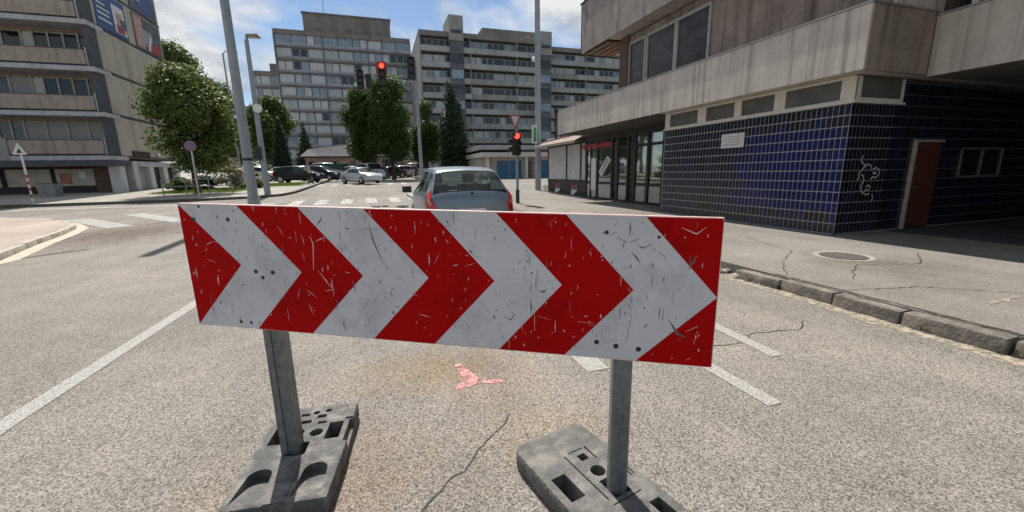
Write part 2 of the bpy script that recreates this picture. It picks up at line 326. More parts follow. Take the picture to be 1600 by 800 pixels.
# ------------------------------------------------------------------ road markings and marks
def mark(pts, wd, m=M_PAINT, name='lane_line'):
    mb = MB(); P = []
    for a, b in zip(pts[:-1], pts[1:]):
        n = max(1, int((Vector(b)-Vector(a)).length/1.5)); P += [(a[0]+(b[0]-a[0])*i/n, a[1]+(b[1]-a[1])*i/n) for i in range(n)]
    P.append(pts[-1]); mb.strip(P, wd, lambda x,y: gz(y)+.005); return obj(name, mb, m, road)
mark([(-2.16,-4),(-2.15,2.9),(-2.04,5.1),(-2.0,12.5)], .125)
mark([(2.135,1.58),(2.13,2.6)], .105); mark([(2.73,2.05),(2.78,3.0)], .11); mark([(1.375,2.31),(1.38,3.4)], .17)
for i in range(7): mark([(1.5+random.uniform(-.03,.03),5.5+i*3),(1.5,7+i*3)], .12, M_PAINT2) if i > 2 else None
for i in range(5): x = -3.6+i*1.1; mark([(x,19.6),(x-.05,22.4)], .5, M_PAINT2, 'zebra_stripe')
for i in range(7): x = -4.6+i*1.15; mark([(x,37),(x,40)], .5, M_PAINT2, 'zebra_stripe')
for (a, b) in (((-9.75,17.6),(-7.2,14.7)),((-8.75,18.8),(-5.95,15.5)),((-7.2,18.8),(-5.2,16.6))): mark([a,b], .62, M_PAINT, 'zebra_stripe')
mark([(-40,21.3),(-15.8,22.2),(-13.6,22.6),(-8.5,22.0)], .30, mat('edge_line_paint',(.46,.44,.40),.8,.2,3)); mark([(-60,22.6),(-20,23.2)], .12, M_PAINT2)
# tar and other dark strips, cracks and the sprayed arrow
strip_mat = mat('dark_road_strip', (.045,.042,.04), .75, .3, 9)
for pts, wd in (([(-6.2,9.6),(-5.95,9.95),(-5.6,10.25)], [.10,.20,.08]), ([(-6.75,15.1),(-6.45,15.6),(-6.3,16.1),(-5.6,16.6)], [.10,.26,.24,.12]), ([(-5.2,12.6),(-4.4,12.5)], [.05,.04])):
    mb = MB(); mb.strip(pts, wd, lambda x,y: gz(y)+.004); obj('dark_road_strip', mb, strip_mat, road)
crack([(.62,2.02),(.56,1.94),(.44,1.83),(.38,1.79),(.28,1.66),(.2,1.62),(.16,1.58),(.07,1.50),(.0,1.38)], .009, .003, road, .008)
crack([(2.2,2.42),(2.51,2.33),(2.74,2.31),(2.86,2.42),(2.98,2.43),(3.37,2.36),(3.6,2.5)], .011, .003, road, .012)
crack([(-6.0,10.2),(-5.1,10.5),(-3.2,12.4)], .02, .003, road, .03); crack([(-3,25),(0,25.5),(5,25)], .08, gz(25.4)+.01, road, .08)
crack([(-6,27),(-1,27.3),(4,26.6)], .12, gz(27)+.012, road, .1)
mb = MB(); mb.add([(.43,2.74,.004),(.475,2.75,.004),(.55,2.50,.004),(.70,2.41,.004),(.69,2.365,.004),(.53,2.425,.004),(.42,2.375,.004),(.36,2.40,.004),(.455,2.49,.004)], [(0,1,2,8),(2,3,4,5),(2,5,8),(5,6,7,8)]); obj('sprayed_mark', mb, M_PINKP, road)

# ------------------------------------------------------------------ chevron barrier
def board_mat(name, base, fleck, fleck2, lo):
    m = bpy.data.materials.new(name); m.use_nodes = True; t = m.node_tree; n = t.nodes; l = t.links; p = n['Principled BSDF']; p.inputs['Roughness'].default_value = .7; p.inputs['Specular IOR Level'].default_value = .08
    tcn = n.new('ShaderNodeTexCoord'); last = None
    nz = n.new('ShaderNodeTexNoise'); nz.inputs['Scale'].default_value = 3.5; nz.inputs['Detail'].default_value = 6; l.new(tcn.outputs['Object'], nz.inputs['Vector'])
    cr = n.new('ShaderNodeValToRGB'); a, b = cr.color_ramp.elements; a.position = .3; b.position = .7; a.color = (*[c*.84 for c in base],1); b.color = (*base,1); l.new(nz.outputs[0], cr.inputs[0]); last = cr.outputs[0]
    for (sc, st, colr, amt) in fleck2:
        mp = n.new('ShaderNodeMapping'); mp.inputs['Scale'].default_value = st[:3]; mp.inputs['Rotation'].default_value = (0, st[3], 0); l.new(tcn.outputs['Object'], mp.inputs[0])
        nn = n.new('ShaderNodeTexNoise'); nn.inputs['Scale'].default_value = sc; nn.inputs['Detail'].default_value = 4; nn.inputs['Roughness'].default_value = .7; l.new(mp.outputs[0], nn.inputs['Vector'])
        rr = n.new('ShaderNodeMapRange'); rr.inputs[1].default_value = amt; rr.inputs[2].default_value = amt+.10; rr.inputs[4].default_value = .75; l.new(nn.outputs[0], rr.inputs[0])
        mm = n.new('ShaderNodeMixRGB'); l.new(rr.outputs[0], mm.inputs[0]); l.new(last, mm.inputs[1]); mm.inputs[2].default_value = (*colr,1); last = mm.outputs[0]
    l.new(last, p.inputs['Base Color']); MATS[name] = m; return m
M_RED = board_mat('red_sheeting', (.40,.0015,.002), None, [(9,(1,1,1,0),(.55,.30,.28),.735),(14,(6,1,1,.5),(.55,.32,.30),.75),(3,(1,1,1,0),(.27,.001,.002),.56),(24,(1,1,1,0),(.50,.22,.20),.725)], 0)
M_WSH = board_mat('white_sheeting', (.57,.575,.60), None, [(11,(1,1,1,0),(.10,.10,.11),.725),(9,(9,1,1,.25),(.25,.25,.27),.72),(9,(1,1,9,-.5),(.34,.34,.36),.74),(3.2,(1,1,1,.3),(.43,.435,.45),.52),(6,(1,1,3,.2),(.36,.36,.38),.62),(26,(1,1,1,0),(.14,.14,.15),.70)], 0)
BA = math.atan2(1.05-2.055, 1.08+.8); BL = 2.135; TILT = math.atan2(-.058, BL)
bar = thing('chevron_barrier', 'red and white chevron barrier board on two steel posts in the road', 'barrier', (-.8,2.055,0), BA)
def bp_(u, v): return (u, .74+v+ u*math.tan(TILT))      # along board, height over its lower edge (.54 tall)
H_ = .537
bounds = [((0.0,H_),(.265,.285),(0,0)),((.285,H_),(.544,.268),(.300,0)),((.561,H_),(.816,.268),(.562,0)),((.843,H_),(1.09,.275),(.839,0)),((1.112,H_),(1.35,.277),(1.100,0)),((1.362,H_),(1.601,.277),(1.361,0)),((1.615,H_),(1.854,.272),(1.613,0)),((1.885,H_),(2.131,.262),(1.872,0)),((2.135,H_),(2.135,.262),(2.135,0))]
mb = MB(); mb.prism_ax([bp_(0,0),bp_(BL,0),bp_(BL,H_),bp_(0,H_)], -.001, .022, 'y'); board = obj('board', mb, mat('board_edge',(.60,.42,.40),.5,.2,20), bar, bev=.003)
IN = .004
def poly_panel(name, pl, m):
    pl = [(min(max(u,IN),BL-IN), min(max(v,IN),H_-IN)) for u,v in pl]
    mb = MB(); mb.prism_ax([bp_(*q) for q in pl], -.0035, -.0012, 'y'); o = obj(name, mb, m, board); return o
poly_panel('red_chevron', [bounds[0][0],bounds[0][1],bounds[0][2]], M_RED)
for i in range(7):
    a, b = bounds[i], bounds[i+1]
    t, mm_, bt = a; t2, m2, b2 = b
    poly_panel('white_chevron' if i % 2 == 0 else 'red_chevron', [t,t2,m2,b2,bt,mm_], M_WSH if i % 2 == 0 else M_RED)
t, m_, bt = bounds[7]
poly_panel('red_chevron', [t,(BL,H_),m_], M_RED); poly_panel('red_chevron', [m_,(BL,0),bt], M_RED)
# scratches, dents and bolt holes of the old sheeting
def is_red(u, v):
    s = None
    for i in range(9):
        t_, mm_, b_ = bounds[i]
        e_ = t_[0]+(mm_[0]-t_[0])*(H_-v)/(H_-mm_[1]) if v > mm_[1] else b_[0]+(mm_[0]-b_[0])*v/mm_[1]
        if u < e_: return i % 2 == 0
    return True
sd, sw = MB(), MB(); rs = random.Random(4)
def scr(u, v, pts, wd):
    tgt = sw if is_red(u, v) else sd
    P = [(u+a, v+b) for a, b in pts]; vs = []
    for i, (a, b) in enumerate(P):
        a = min(max(a, .006), BL-.006); b = min(max(b,.006),H_-.006); q = bp_(a,b)
        d = Vector(P[min(i+1,len(P)-1)])-Vector(P[max(0,i-1)]); d.normalize(); ww = wd*rs.uniform(.25,1.1) if 0 < i < len(P)-1 else wd*.15
        vs += [(q[0]-d.y*ww,-.0040,q[1]+d.x*ww),(q[0]+d.y*ww,-.0040,q[1]-d.x*ww)]
    tgt.add(vs, [(2*i,2*i+1,2*i+3,2*i+2) for i in range(len(P)-1)])
scr(.60,.33,[(0,.09),(.012,.06),(.006,.0),(0,-.05)], .006); scr(.62,.28,[(0,0),(.03,-.04),(.05,-.07)], .004); scr(.74,.28,[(0,0),(.02,-.004)], .008); scr(.395,.40,[(0,.03),(.008,-.03)], .004)
scr(1.52,.25,[(0,0),(.015,-.005),(.022,.004)], .010); scr(1.50,.14,[(0,.05),(.0,-.05)], .005); scr(1.51,.15,[(0,0),(.05,-.01)], .003); scr(1.40,.03,[(0,.02),(.002,-.02)],.006)
for k in range(9): scr(1.74+.024*k, .475-.008*k, [(0,0),(rs.uniform(.01,.03),rs.uniform(-.02,.02))], rs.uniform(.004,.009))
for k in range(7): scr(1.84+rs.uniform(-.006,.006), .28-.03*k, [(0,0),(rs.uniform(-.01,.015),-.025)], .0055)
for k in range(10): scr(.40+rs.uniform(-.03,.06), .32-rs.uniform(-.06,.2), [(0,0),(rs.uniform(-.02,.02),rs.uniform(-.02,.02))], rs.uniform(.003,.008))
for k in range(9): scr(1.47+rs.uniform(-.02,.03), .36-.02*k, [(0,0),(rs.uniform(-.015,.015),rs.uniform(-.02,.01))], rs.uniform(.002,.006))
scr(1.38,.14,[(0,0),(.03,-.012),(.045,.01),(.03,.02)], .004); scr(.86,.36,[(0,.12),(.01,.06),(.04,-.02),(.07,-.06)], .003); scr(.78,.44,[(0,0),(.07,.018),(.15,.02)], .0025); scr(.93,.41,[(0,0),(.03,.002)],.006)
scr(1.98,.14,[(0,.03),(.03,-.02),(.06,-.03)],.005); scr(1.66,.14,[(0,0),(.06,-.002)],.004); scr(1.70,.13,[(0,0),(.05,.0)],.003); scr(.80,.03,[(0,0),(.03,0)],.005); scr(2.0,.5,[(0,0),(.05,-.02),(.08,.005)],.004)
for k in range(330):
    u, v = rs.uniform(.02,2.1), rs.uniform(.02,.52); a = rs.choice([1.57,1.57,rs.uniform(0,3.1)]); ln = rs.choice([.006,.012,.02,.05]); 
    scr(u, v, [(0,0),(math.cos(a)*ln*.5+rs.uniform(-.004,.004),math.sin(a)*ln*.5),(math.cos(a)*ln,math.sin(a)*ln)], rs.choice([.0012,.002,.0035]))
o = obj('scratch_marks', sd, mat('bare_grey_scratch',(.085,.085,.095),.6,.4,30), board); o['kind'] = 'stuff'
o = obj('scratch_marks', sw, mat('pale_scratch',(.55,.36,.34),.6,.3,30), board); o['kind'] = 'stuff'
for (u, v) in ((.235,.475),(.105,.525),(.07,.47),(1.755,.475),(1.93,.465),(1.73,.065),(1.80,.055),(1.88,.05),(.33,.26),(.41,.26),(.27,.03),(.22,.03),(.36,.235)):
    mb = MB(); q = bp_(u,v); mb.disc((q[0],-.0042,q[1]), rs.uniform(.005,.010), (0,1,0), .002, 10); obj('bolt', mb, M_BLACK, board)
def post(x, y, z0, z1, wd, rz, groove):
    mb = MB(); h = wd/2; 
    pl = [(-h,-h),(-.012,-h),(-.010,-h+.006),(.010,-h+.006),(.012,-h),(h,-h),(h,h),(-h,h)] if groove else [(-h+.01,-h),(h-.01,-h),(h,-h+.01),(h,h-.01),(h-.01,h),(-h+.01,h),(-h,h-.01),(-h,-h+.01)]
    mb.prism(pl, z0, z1); o = obj('post', mb, M_STEEL, bar); o.matrix_parent_inverse = Matrix()
    loc = Matrix.Translation((-.8,2.055,0)) @ Matrix.Rotation(BA,4,'Z'); o.matrix_local = loc.inverted() @ Matrix.Translation((x,y,0)) @ Matrix.Rotation(rz,4,'Z'); return o
# posts stand just behind the board
dB = Vector((math.cos(BA), math.sin(BA))); nB = Vector((-dB.y, dB.x))
pA = Vector((-.8,2.055)) + dB*.36 + nB*.075; pB = Vector((-.8,2.055)) + dB*1.84 + nB*.066
PLx, PRx = (-.485,1.965), (.842,1.247)
pL = post(*PLx, .012, 1.22, .078, BA+R(22), True); pR = post(*PRx, .012, 1.17, .072, BA+R(6), False)
for (px, py) in (PLx, PRx):
    pass

def boolean(mb, cutters, name, m, parent, loc=(0,0,0), rz=0, bev=.012):
    """plain mesh with its openings really cut through"""
    base = bpy.data.objects.new('tmp', mb.mesh('tmp', m, bev=0)); COL.objects.link(base)
    if bev:
        bv = base.modifiers.new('b','BEVEL'); bv.width = bev; bv.segments = 2; bv.limit_method = 'ANGLE'; bv.angle_limit = R(30)
    cm = MB()
    tmp = []
    for c in cutters:
        co = bpy.data.objects.new('cut', c.mesh('cut', m)); COL.objects.link(co); tmp.append(co)
        md = base.modifiers.new('c','BOOLEAN'); md.operation = 'DIFFERENCE'; md.object = co; md.solver = 'EXACT'
    dg = bpy.context.evaluated_depsgraph_get(); dg.update()
    me = bpy.data.meshes.new_from_object(base.evaluated_get(dg)); me.name = name
    for t_ in tmp+[base]: bpy.data.objects.remove(t_)
    me.polygons.foreach_set('use_smooth', [True]*len(me.polygons)); me.set_sharp_from_angle(angle=R(35))
    return put(name, me, parent, loc, rz)
# left foot: local x across, y along (front towards -y), .42 x .72
fl = thing('barrier_foot', 'grey rubber barrier foot with arched grips and square openings under the grooved post', 'barrier foot', (-.455,1.955,0), R(7.0))
fl.rotation_euler.z = R(-7.5)
mb = MB(); mb.prism([(-.205,-.345),(.205,-.345),(.212,.0),(.205,.37),(-.205,.37),(-.212,0)], .004, .098)
cuts = []
def cbox(*a): c = MB(); c.box(*a); cuts.append(c)
cbox(.095,.165,.05,.19,-.05,.2); cbox(-.165,-.095,.05,.19,-.05,.2)
cbox(-.055,-.005,.205,.235,.05,.2); cbox(.015,.06,.245,.275,-.05,.2); cbox(-.075,-.03,.275,.30,-.05,.2); cbox(.03,.075,.19,.21,.05,.2)
for cx_, cy_, rr_ in ((.045,.115,.033),(-.05,.13,.036),(.0,.30,.018),(.06,.31,.017)):
    c = MB(); c.tube([(cx_,cy_,-.05),(cx_,cy_,.2)], rr_, 8); cuts.append(c)
cbox(-.055,.035,-.05,.045,.02,.2); cbox(.168,.23,.205,.225,.07,.2); cbox(.19,.23,.02,.20,.055,.2)
for sx_ in (-1,1):                                   # arched grips: half cylinders sloping into the top
    c = MB(); x0 = sx_*.115
    arc = [(x0+.05*math.cos(a), -.165+.045*math.sin(a)) for a in [math.pi*i/10 for i in range(11)]]
    n = len(arc); top = [(x,y,.2) for x,y in arc]; pl = arc+[(x0-.062,-.325),(x0+.062,-.325)]
    vs = []
    for (x,y) in pl: vs.append((x, y, .0995 if y < -.3 else .052))
    for (x,y) in pl: vs.append((x, y, .2))
    k = len(pl); c.add(vs, [tuple(range(k-1,-1,-1)), tuple(range(k,2*k))]+[(i,(i+1)%k,k+(i+1)%k,k+i) for i in range(k)]); cuts.append(c)
boolean(mb, cuts, 'rubber_block', M_RUBBER, fl)
mb = MB(); mb.box(-.04,.04,-.34,-.06,.0985,.1005); obj('centre_rib', mb, M_RUBBER, fl)
# right foot: rounded ends, .42 wide
fr_ = thing('barrier_foot', 'rounded grey rubber barrier foot with black slotted hole under the plain post', 'barrier foot', (.80,1.22,0), R(12))
def rrect(w_, y0, y1, r_):
    P = []
    for cx_, cy_, a0 in ((w_-r_,y0+r_,-90),(w_-r_,y1-r_,0),(-w_+r_,y1-r_,90),(-w_+r_,y0+r_,180)):
        P += [(cx_+r_*math.cos(R(a0+k*18)), cy_+r_*math.sin(R(a0+k*18))) for k in range(6)]
    return P
mb = MB(); mb.prism(rrect(.2,-.42,.455,.055), .004, .098)
cuts = []
cbox(-.165,-.095,.045,.185,-.05,.2); cbox(.095,.15,-.22,-.11,-.05,.2); cbox(.02,.062,.205,.245,.03,.2)
c = MB(); c.tube([(.042,.125,.02),(.042,.125,.2)], .034, 10); cuts.append(c)
cbox(.003,.087,-.028,.075,.02,.2)
cbox(-.034,-.027,-.02,.27,.088,.2); cbox(-.005,.075,.272,.279,.085,.2); cbox(.088,.096,.19,.28,.085,.2); cbox(-.03,.12,-.052,-.046,.085,.2); cbox(.145,.152,.03,.12,.07,.2); cbox(.163,.169,.03,.11,.07,.2)
boolean(mb, cuts, 'rubber_block', M_RUBBER2, fr_, bev=.016)

# ------------------------------------------------------------------ corner building on the right
GROUT = mat('tile_grout', (.30,.30,.29), .9, .2, 12)
T_BLUE = mat('blue_glazed_tile', (.006,.007,.075), .22, .5, 3.5, spec=.45)
T_NAVY = mat('navy_glazed_tile', (.010,.013,.035), .2, .4, 4, spec=.45)
T_BLACK = mat('black_glazed_tile', (.009,.010,.014), .2, .4, 5, spec=.45)
SOFF = mat('soffit_plaster', (.30,.27,.24), .9, .15, 3, streak=((.17,.12,.09),(2,2,2),.5,.7))
bld = thing('corner_building', 'concrete corner building with dark blue tiled ground floor and overhanging storeys', 'building', (8,5.23,0))
OX, OY = 8.0, 5.23
def B(name, mb, m, parent=None, **k):
    return obj(name, mb, m, parent or bld, (-OX,-OY,0) if (parent is None) else (0,0,0), **k)
# masonry behind the tiles
mb = MB(); mb.box(8.0,9.2,5.23,10.15,.1,2.47); wall = B('tiled_wall', mb, GROUT)
mb = MB(); mb.box(9.2,21.8,5.2305,5.6,.1,2.9); B('tiled_wall', mb, mat('deep_shade_grout',(.06,.06,.065),.9,.3,4))  # grout darkened: the passage's shade is put into its colour
mb = MB(); mb.box(8.002,9.2,5.2295,5.232,.1,2.46); B('grout_bed', mb, mat('shaded_grout',(.17,.17,.175),.9,.3,6))  # darker grout sheet, shade of the south face as colour
TW, TH, TD = .1, .19, .004
tiles = {}
for nm, m in (('b',T_BLUE),('n',T_NAVY),('k',T_BLACK)):
    t_ = MB(); t_.box(-TD,.003,.004,TW-.010,.004,TH-.012); a = t_.mesh('tile', m)
    t_ = MB(); t_.box(.004,TW-.005,-TD,.004,.004,TH-.006); b = t_.mesh('tile', m); tiles[nm] = (a, b)
rest = {'b':MB(),'n':MB(),'k':MB()}
rr_ = random.Random(3)
def kind(y, z):
    d = max(abs(y-6.1)/1.35, abs(z-1.15)/.82) + rr_.uniform(-.22,.22)
    return 'b' if d < .95 else ('n' if rr_.random() < .6 else 'k')
for c in range(56):
    for r_ in range(12):
        y0 = 5.235+c*TW-.0; z0 = .14+r_*(TH+.003)
        if y0+TW > 10.16: continue
        kd = kind(y0, z0)
        if c < 25: put('tile', tiles[kd][0], wall, (8.0,y0,z0))
        else: rest[kd].box(8.0-TD,8.004,y0+.004,y0+TW-.010,z0+.004,z0+TH-.012)
for c in range(135):
    for r_ in range(14):
        x0 = 8.005+c*TW; z0 = .14+r_*(TH+.003)
        if 9.85 < x0+.05 < 10.66 and z0 < 1.8: continue
        if 11.3 < x0+.05 < 12.75 and 1.08 < z0 < 1.66: continue
        if r_ >= 12 and x0 < 9.28: continue
        kd = 'n' if rr_.random() < .35 else 'k'
        if z0+TH < 2.9: rest[kd].box(x0+.004,x0+TW-.009,5.23-TD,5.234,z0+.004,z0+TH-.012)
for kd, mb in rest.items():
    o = obj('wall_tiles', mb, {'b':T_BLUE,'n':T_NAVY,'k':T_BLACK}[kd], wall); o['kind'] = 'stuff'
wall.location = (-OX,-OY,0)
mb = MB(); mb.box(7.965,8.003,5.19,10.15,.115,.15); mb.box(7.965,21.5,5.19,5.227,.115,.15); B('plinth', mb, mat('plinth_concrete',(.16,.165,.17),.9,.2,8))
# clerestory windows over the tiles
GL_GREY = mat('grey_blind_glass', (.11,.105,.098), .3, .25, 2.5, spec=.4)
mb = MB(); mb.box(7.985,8.02,5.22,10.15,2.47,2.53); mb.box(7.985,8.02,5.22,10.15,2.865,2.912)
for a, b in ((5.2,5.44),(6.50,6.74),(7.56,7.75),(8.62,8.9),(9.96,10.15)): mb.box(7.987,8.02,a,b,2.53,2.865)
B('window_frame', mb, M_CREAM)
mb = MB(); mb.box(7.95,7.985,5.2,10.17,2.455,2.49); mb.box(7.95,9.30,5.168,5.2,2.455,2.49); B('window_sill', mb, M_CREAM)
for a, b in ((5.44,6.50),(6.74,7.56),(7.75,8.62),(8.9,9.96)):
    mb = MB(); mb.box(8.012,8.03,a,b,2.53,2.865); B('window', mb, GL_GREY)
mb = MB(); mb.box(8.03,9.3,5.232,5.26,2.47,2.9); B('window_frame', mb, M_CREAM)
mb = MB(); mb.box(8.0,8.14,5.20,5.232,2.49,2.9); mb.box(9.21,9.27,5.20,5.232,2.49,2.9); mb.box(8.14,9.21,5.20,5.232,2.49,2.55); B('window_frame', mb, M_CREAM)
mb = MB(); mb.box(8.14,9.21,5.214,5.228,2.55,2.9); B('window', mb, GL_GREY)
# concrete core above the clerestory and behind the shops
mb = MB(); mb.box(8.05,20,5.3,10.1,2.53,2.9); B('core_wall', mb, SOFF)
# fascia: panels of board-marked concrete round the first-floor slab
mb = MB(); mb.box(7.66,21.8,4.95,16.62,2.92,3.86); B('floor_slab', mb, M_CONC)
mb = MB(); mb.box(9.27,21.8,-10,4.95,2.89,3.80); B('floor_slab', mb, mat('shaded_soffit',(.16,.15,.14),.9,.25,1.5))  # underside coloured dark to stand for the shade in the passage
yy = 4.88; ws = [1.25,1.12,1.3,1.22,1.18,1.25,1.2,1.22,1.1]
for i, wd in enumerate(ws):
    y1 = min(16.68, yy+wd) if i < len(ws)-1 else 16.68
    mb = MB(); mb.box(7.6-rr_.uniform(0,.004),7.657,yy+.002,y1-.003,2.905,3.885); B('fascia_panel', mb, M_CONC, bev=.004); yy = y1
mb = MB(); mb.box(7.659,9.2,4.885,4.948,2.905,3.885); B('fascia_panel', mb, M_CONC_D, bev=.004)  # end face in the darker concrete, its shade put into the colour
yy = 4.88
for i in range(9):
    mb = MB(); mb.box(9.205,9.267,yy-1.6+.002,yy-.002,2.87,3.83); B('fascia_panel', mb, M_CONC, bev=.004); yy -= 1.6
mb = MB(); mb.box(7.575,7.70,4.86,16.72,3.887,3.915); mb.box(7.70,9.24,4.86,4.98,3.887,3.915); B('coping', mb, mat('zinc_coping',(.30,.29,.275),.5,.2,5,metal=.4))
mb = MB(); mb.box(9.18,9.30,-10,4.86,3.832,3.858); B('coping', mb, MATS['zinc_coping'])
mb = MB(); mb.tube([(7.57,16.8,2.75),(7.57,16.8,3.85)], .05, 10); mb.box(7.5,7.64,16.72,16.88,3.85,4.0); B('downpipe', mb, M_DARKF, smooth=True)
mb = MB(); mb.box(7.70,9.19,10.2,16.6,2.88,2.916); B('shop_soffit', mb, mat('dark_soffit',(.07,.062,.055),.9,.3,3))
# first floor, set back
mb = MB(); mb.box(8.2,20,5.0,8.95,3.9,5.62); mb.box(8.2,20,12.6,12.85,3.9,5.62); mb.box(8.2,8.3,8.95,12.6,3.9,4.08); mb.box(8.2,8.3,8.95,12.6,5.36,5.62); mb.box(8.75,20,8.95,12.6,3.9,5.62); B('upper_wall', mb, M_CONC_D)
for a, b in ((8.97,10.08),(10.22,11.4),(11.58,12.35)):
    mb = MB()
    mb.box(8.17,8.24,a-.07,a,4.0,5.42); mb.box(8.17,8.24,b,b+.07,4.0,5.42); mb.box(8.17,8.24,a,b,4.0,4.08); mb.box(8.17,8.24,a,b,5.34,5.42); f_ = B('window_frame', mb, mat('grey_window_frame',(.33,.33,.33),.6,.15,5))
    mb = MB(); mb.box(8.215,8.225,a,b,4.08,5.34); B('window', mb, mat('blind_glass',(.055,.055,.057),.25,.4,1.5,stretch=(1,1,3),spec=.4))
mb = MB(); mb.box(8.12,8.25,12.4,12.86,3.9,5.62); B('corner_column', mb, mat('brown_cladding',(.10,.062,.045),.8,.3,4))
# upper volume with its overhang
mb = MB(); mb.box(7.66,20,-10,14.6,5.66,8.5); B('upper_storey', mb, SOFF)
yy = 14.68
for i, wd in enumerate((2.0,2.3,1.9,2.2,2.1,2.2,2.0,2.3,2.2,2.1,2.0,2.2)):
    mb = MB(); mb.box(7.6,7.657,yy-wd+.004,yy-.004,5.63,7.28); B('fascia_panel', mb, mat('grey_concrete_panel',(.27,.245,.23),.9,.2,1.8,bump=.3,bscale=60,streak=((.14,.12,.11),(4,4,.6),.5,.75)), bev=.006); yy -= wd
mb = MB(); mb.box(7.02,7.597,-10,5.9,5.63,9.5); B('shadow_overhang', mb, M_CONC)  # unseen overhang added above the view to throw shadow on the pavement
mb = MB(); mb.box(7.6,20,14.605,14.66,5.63,7.28); B('fascia_panel', mb, MATS['grey_concrete_panel'])
mb = MB(); mb.box(7.57,20.2,-10,14.72,7.29,7.33); B('coping', mb, M_DARKF)
mb = MB(); mb.box(7.7,8.9,12.95,14.55,5.60,5.655); B('soffit_opening', mb, mat('dark_brown_void',(.05,.028,.02),.95,.5,5))  # dark brown sheet marking the opening in the soffit
for i in range(4): mb = MB(); mb.box(7.75+i*.28,7.83+i*.28,12.95,14.5,5.575,5.598); B('soffit_batten', mb, mat('old_timber',(.14,.085,.055),.9,.3,6))
# glazing above the passage
mb = MB(); mb.box(9.5,9.53,-10,4.6,3.86,5.6); B('glazed_wall', mb, mat('teal_glass',(.012,.03,.036),.12,.3,1,spec=.6))
for i in range(6): mb = MB(); mb.box(9.44,9.5,4.5-i*1.5,4.58-i*1.5,3.86,5.6); B('mullion', mb, M_WHITE if i == 0 else M_DARKF)
mb = MB(); mb.box(8.25,9.45,4.93,4.998,3.9,5.62); B('upper_wall', mb, M_CONC)
# passage shell
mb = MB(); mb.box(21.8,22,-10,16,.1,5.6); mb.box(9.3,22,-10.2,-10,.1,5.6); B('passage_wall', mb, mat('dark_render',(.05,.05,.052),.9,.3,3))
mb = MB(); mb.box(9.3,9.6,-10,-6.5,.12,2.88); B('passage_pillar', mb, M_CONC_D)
mb = MB(); mb.box(9.35,21.7,-9.9,5.18,.128,.134); B('passage_floor', mb, mat('shaded_asphalt',(.05,.05,.052),.85,.35,2.5))  # dark sheet over the paving, passage shade painted as colour
# side door, barred window
mb = MB(); mb.box(9.86,10.64,5.19,5.222,.125,1.80); door = B('door', mb, mat('brown_red_door',(.085,.022,.013),.6,.25,6)); 
for z0, z1 in ((.2,.62),(.72,1.68)): mb = MB(); mb.box(9.94,10.56,5.176,5.19,z0,z1); B('door_panel', mb, MATS['brown_red_door'], door)
mb = MB(); mb.box(9.825,9.86,5.165,5.225,.125,1.84); mb.box(9.86,10.66,5.165,5.225,1.802,1.84); B('door_frame', mb, mat('worn_steel_frame',(.35,.31,.27),.5,.3,10))
mb = MB(); mb.tube([(9.93,5.185,.95),(9.93,5.15,.95),(10.02,5.145,.95)], .012, 6); B('door_handle', mb, M_STEEL, door)
mb = MB(); mb.box(11.32,12.72,5.2,5.222,1.14,1.66); fr2 = B('window', mb, M_GLASSD)
mb = MB()
for x0 in (11.3,12.0,12.7): mb.box(x0,x0+.04,5.17,5.2,1.12,1.68)
mb.box(11.3,12.74,5.17,5.2,1.10,1.14); mb.box(11.3,12.74,5.17,5.2,1.66,1.70); B('window_bars', mb, mat('bar_grey',(.13,.13,.13),.7,.2,6))
mb = MB(); mb.box(7.955,7.975,7.38,8.02,1.84,2.16); pq = B('wall_plaque', mb, mat('plaque_white',(.55,.53,.50),.6,.12,40,stretch=(1,.3,6)))
for i_ in range(4): mb = MB(); mb.box(7.952,7.9545,7.46,7.94-(i_%2)*.1,1.90+i_*.06,1.918+i_*.06); B('plaque_line', mb, mat('plaque_grey',(.28,.28,.28),.6,.2,10))
# white scrawl sprayed on the tiles
gm = mat('white_spray', (.55,.56,.58), .7, .15, 15)
def spray(pts, wd, dx_=0, dz_=0):
    mb = MB(); vs = []
    P = [Vector((x+dx_, z+dz_)) for x, z in pts]
    for i, p in enumerate(P):
        d = (P[min(i+1,len(P)-1)]-P[max(i-1,0)]).normalized(); vs += [(p.x-d.y*wd,5.2145,p.y+d.x*wd),(p.x+d.y*wd,5.2145,p.y-d.x*wd)]
    mb.add(vs, [(2*i,2*i+1,2*i+3,2*i+2) for i in range(len(P)-1)]); return B('sprayed_line', mb, gm, wall)
spray([(8.46,1.56),(8.43,1.48),(8.47,1.42),(8.55,1.40),(8.50,1.31),(8.42,1.25),(8.44,1.16),(8.40,1.12)], .011)
spray([(8.52,1.34),(8.62,1.40),(8.72,1.37),(8.74,1.31)], .010); spray([(8.78,1.30),(8.86,1.34),(8.95,1.30),(8.97,1.22),(8.90,1.15),(8.80,1.17),(8.76,1.12)], .011)
spray([(8.50,1.22),(8.55,1.18),(8.58,1.10),(8.52,1.02),(8.55,.92),(8.60,.86)], .011); spray([(8.66,.98),(8.72,1.02),(8.78,.98),(8.74,.92),(8.66,.94),(8.62,.88),(8.68,.84),(8.78,.86)], .010); spray([(8.86,.84),(8.90,.78),(8.87,.70)], .009); spray([(8.80,1.24),(8.88,1.235)], .02)
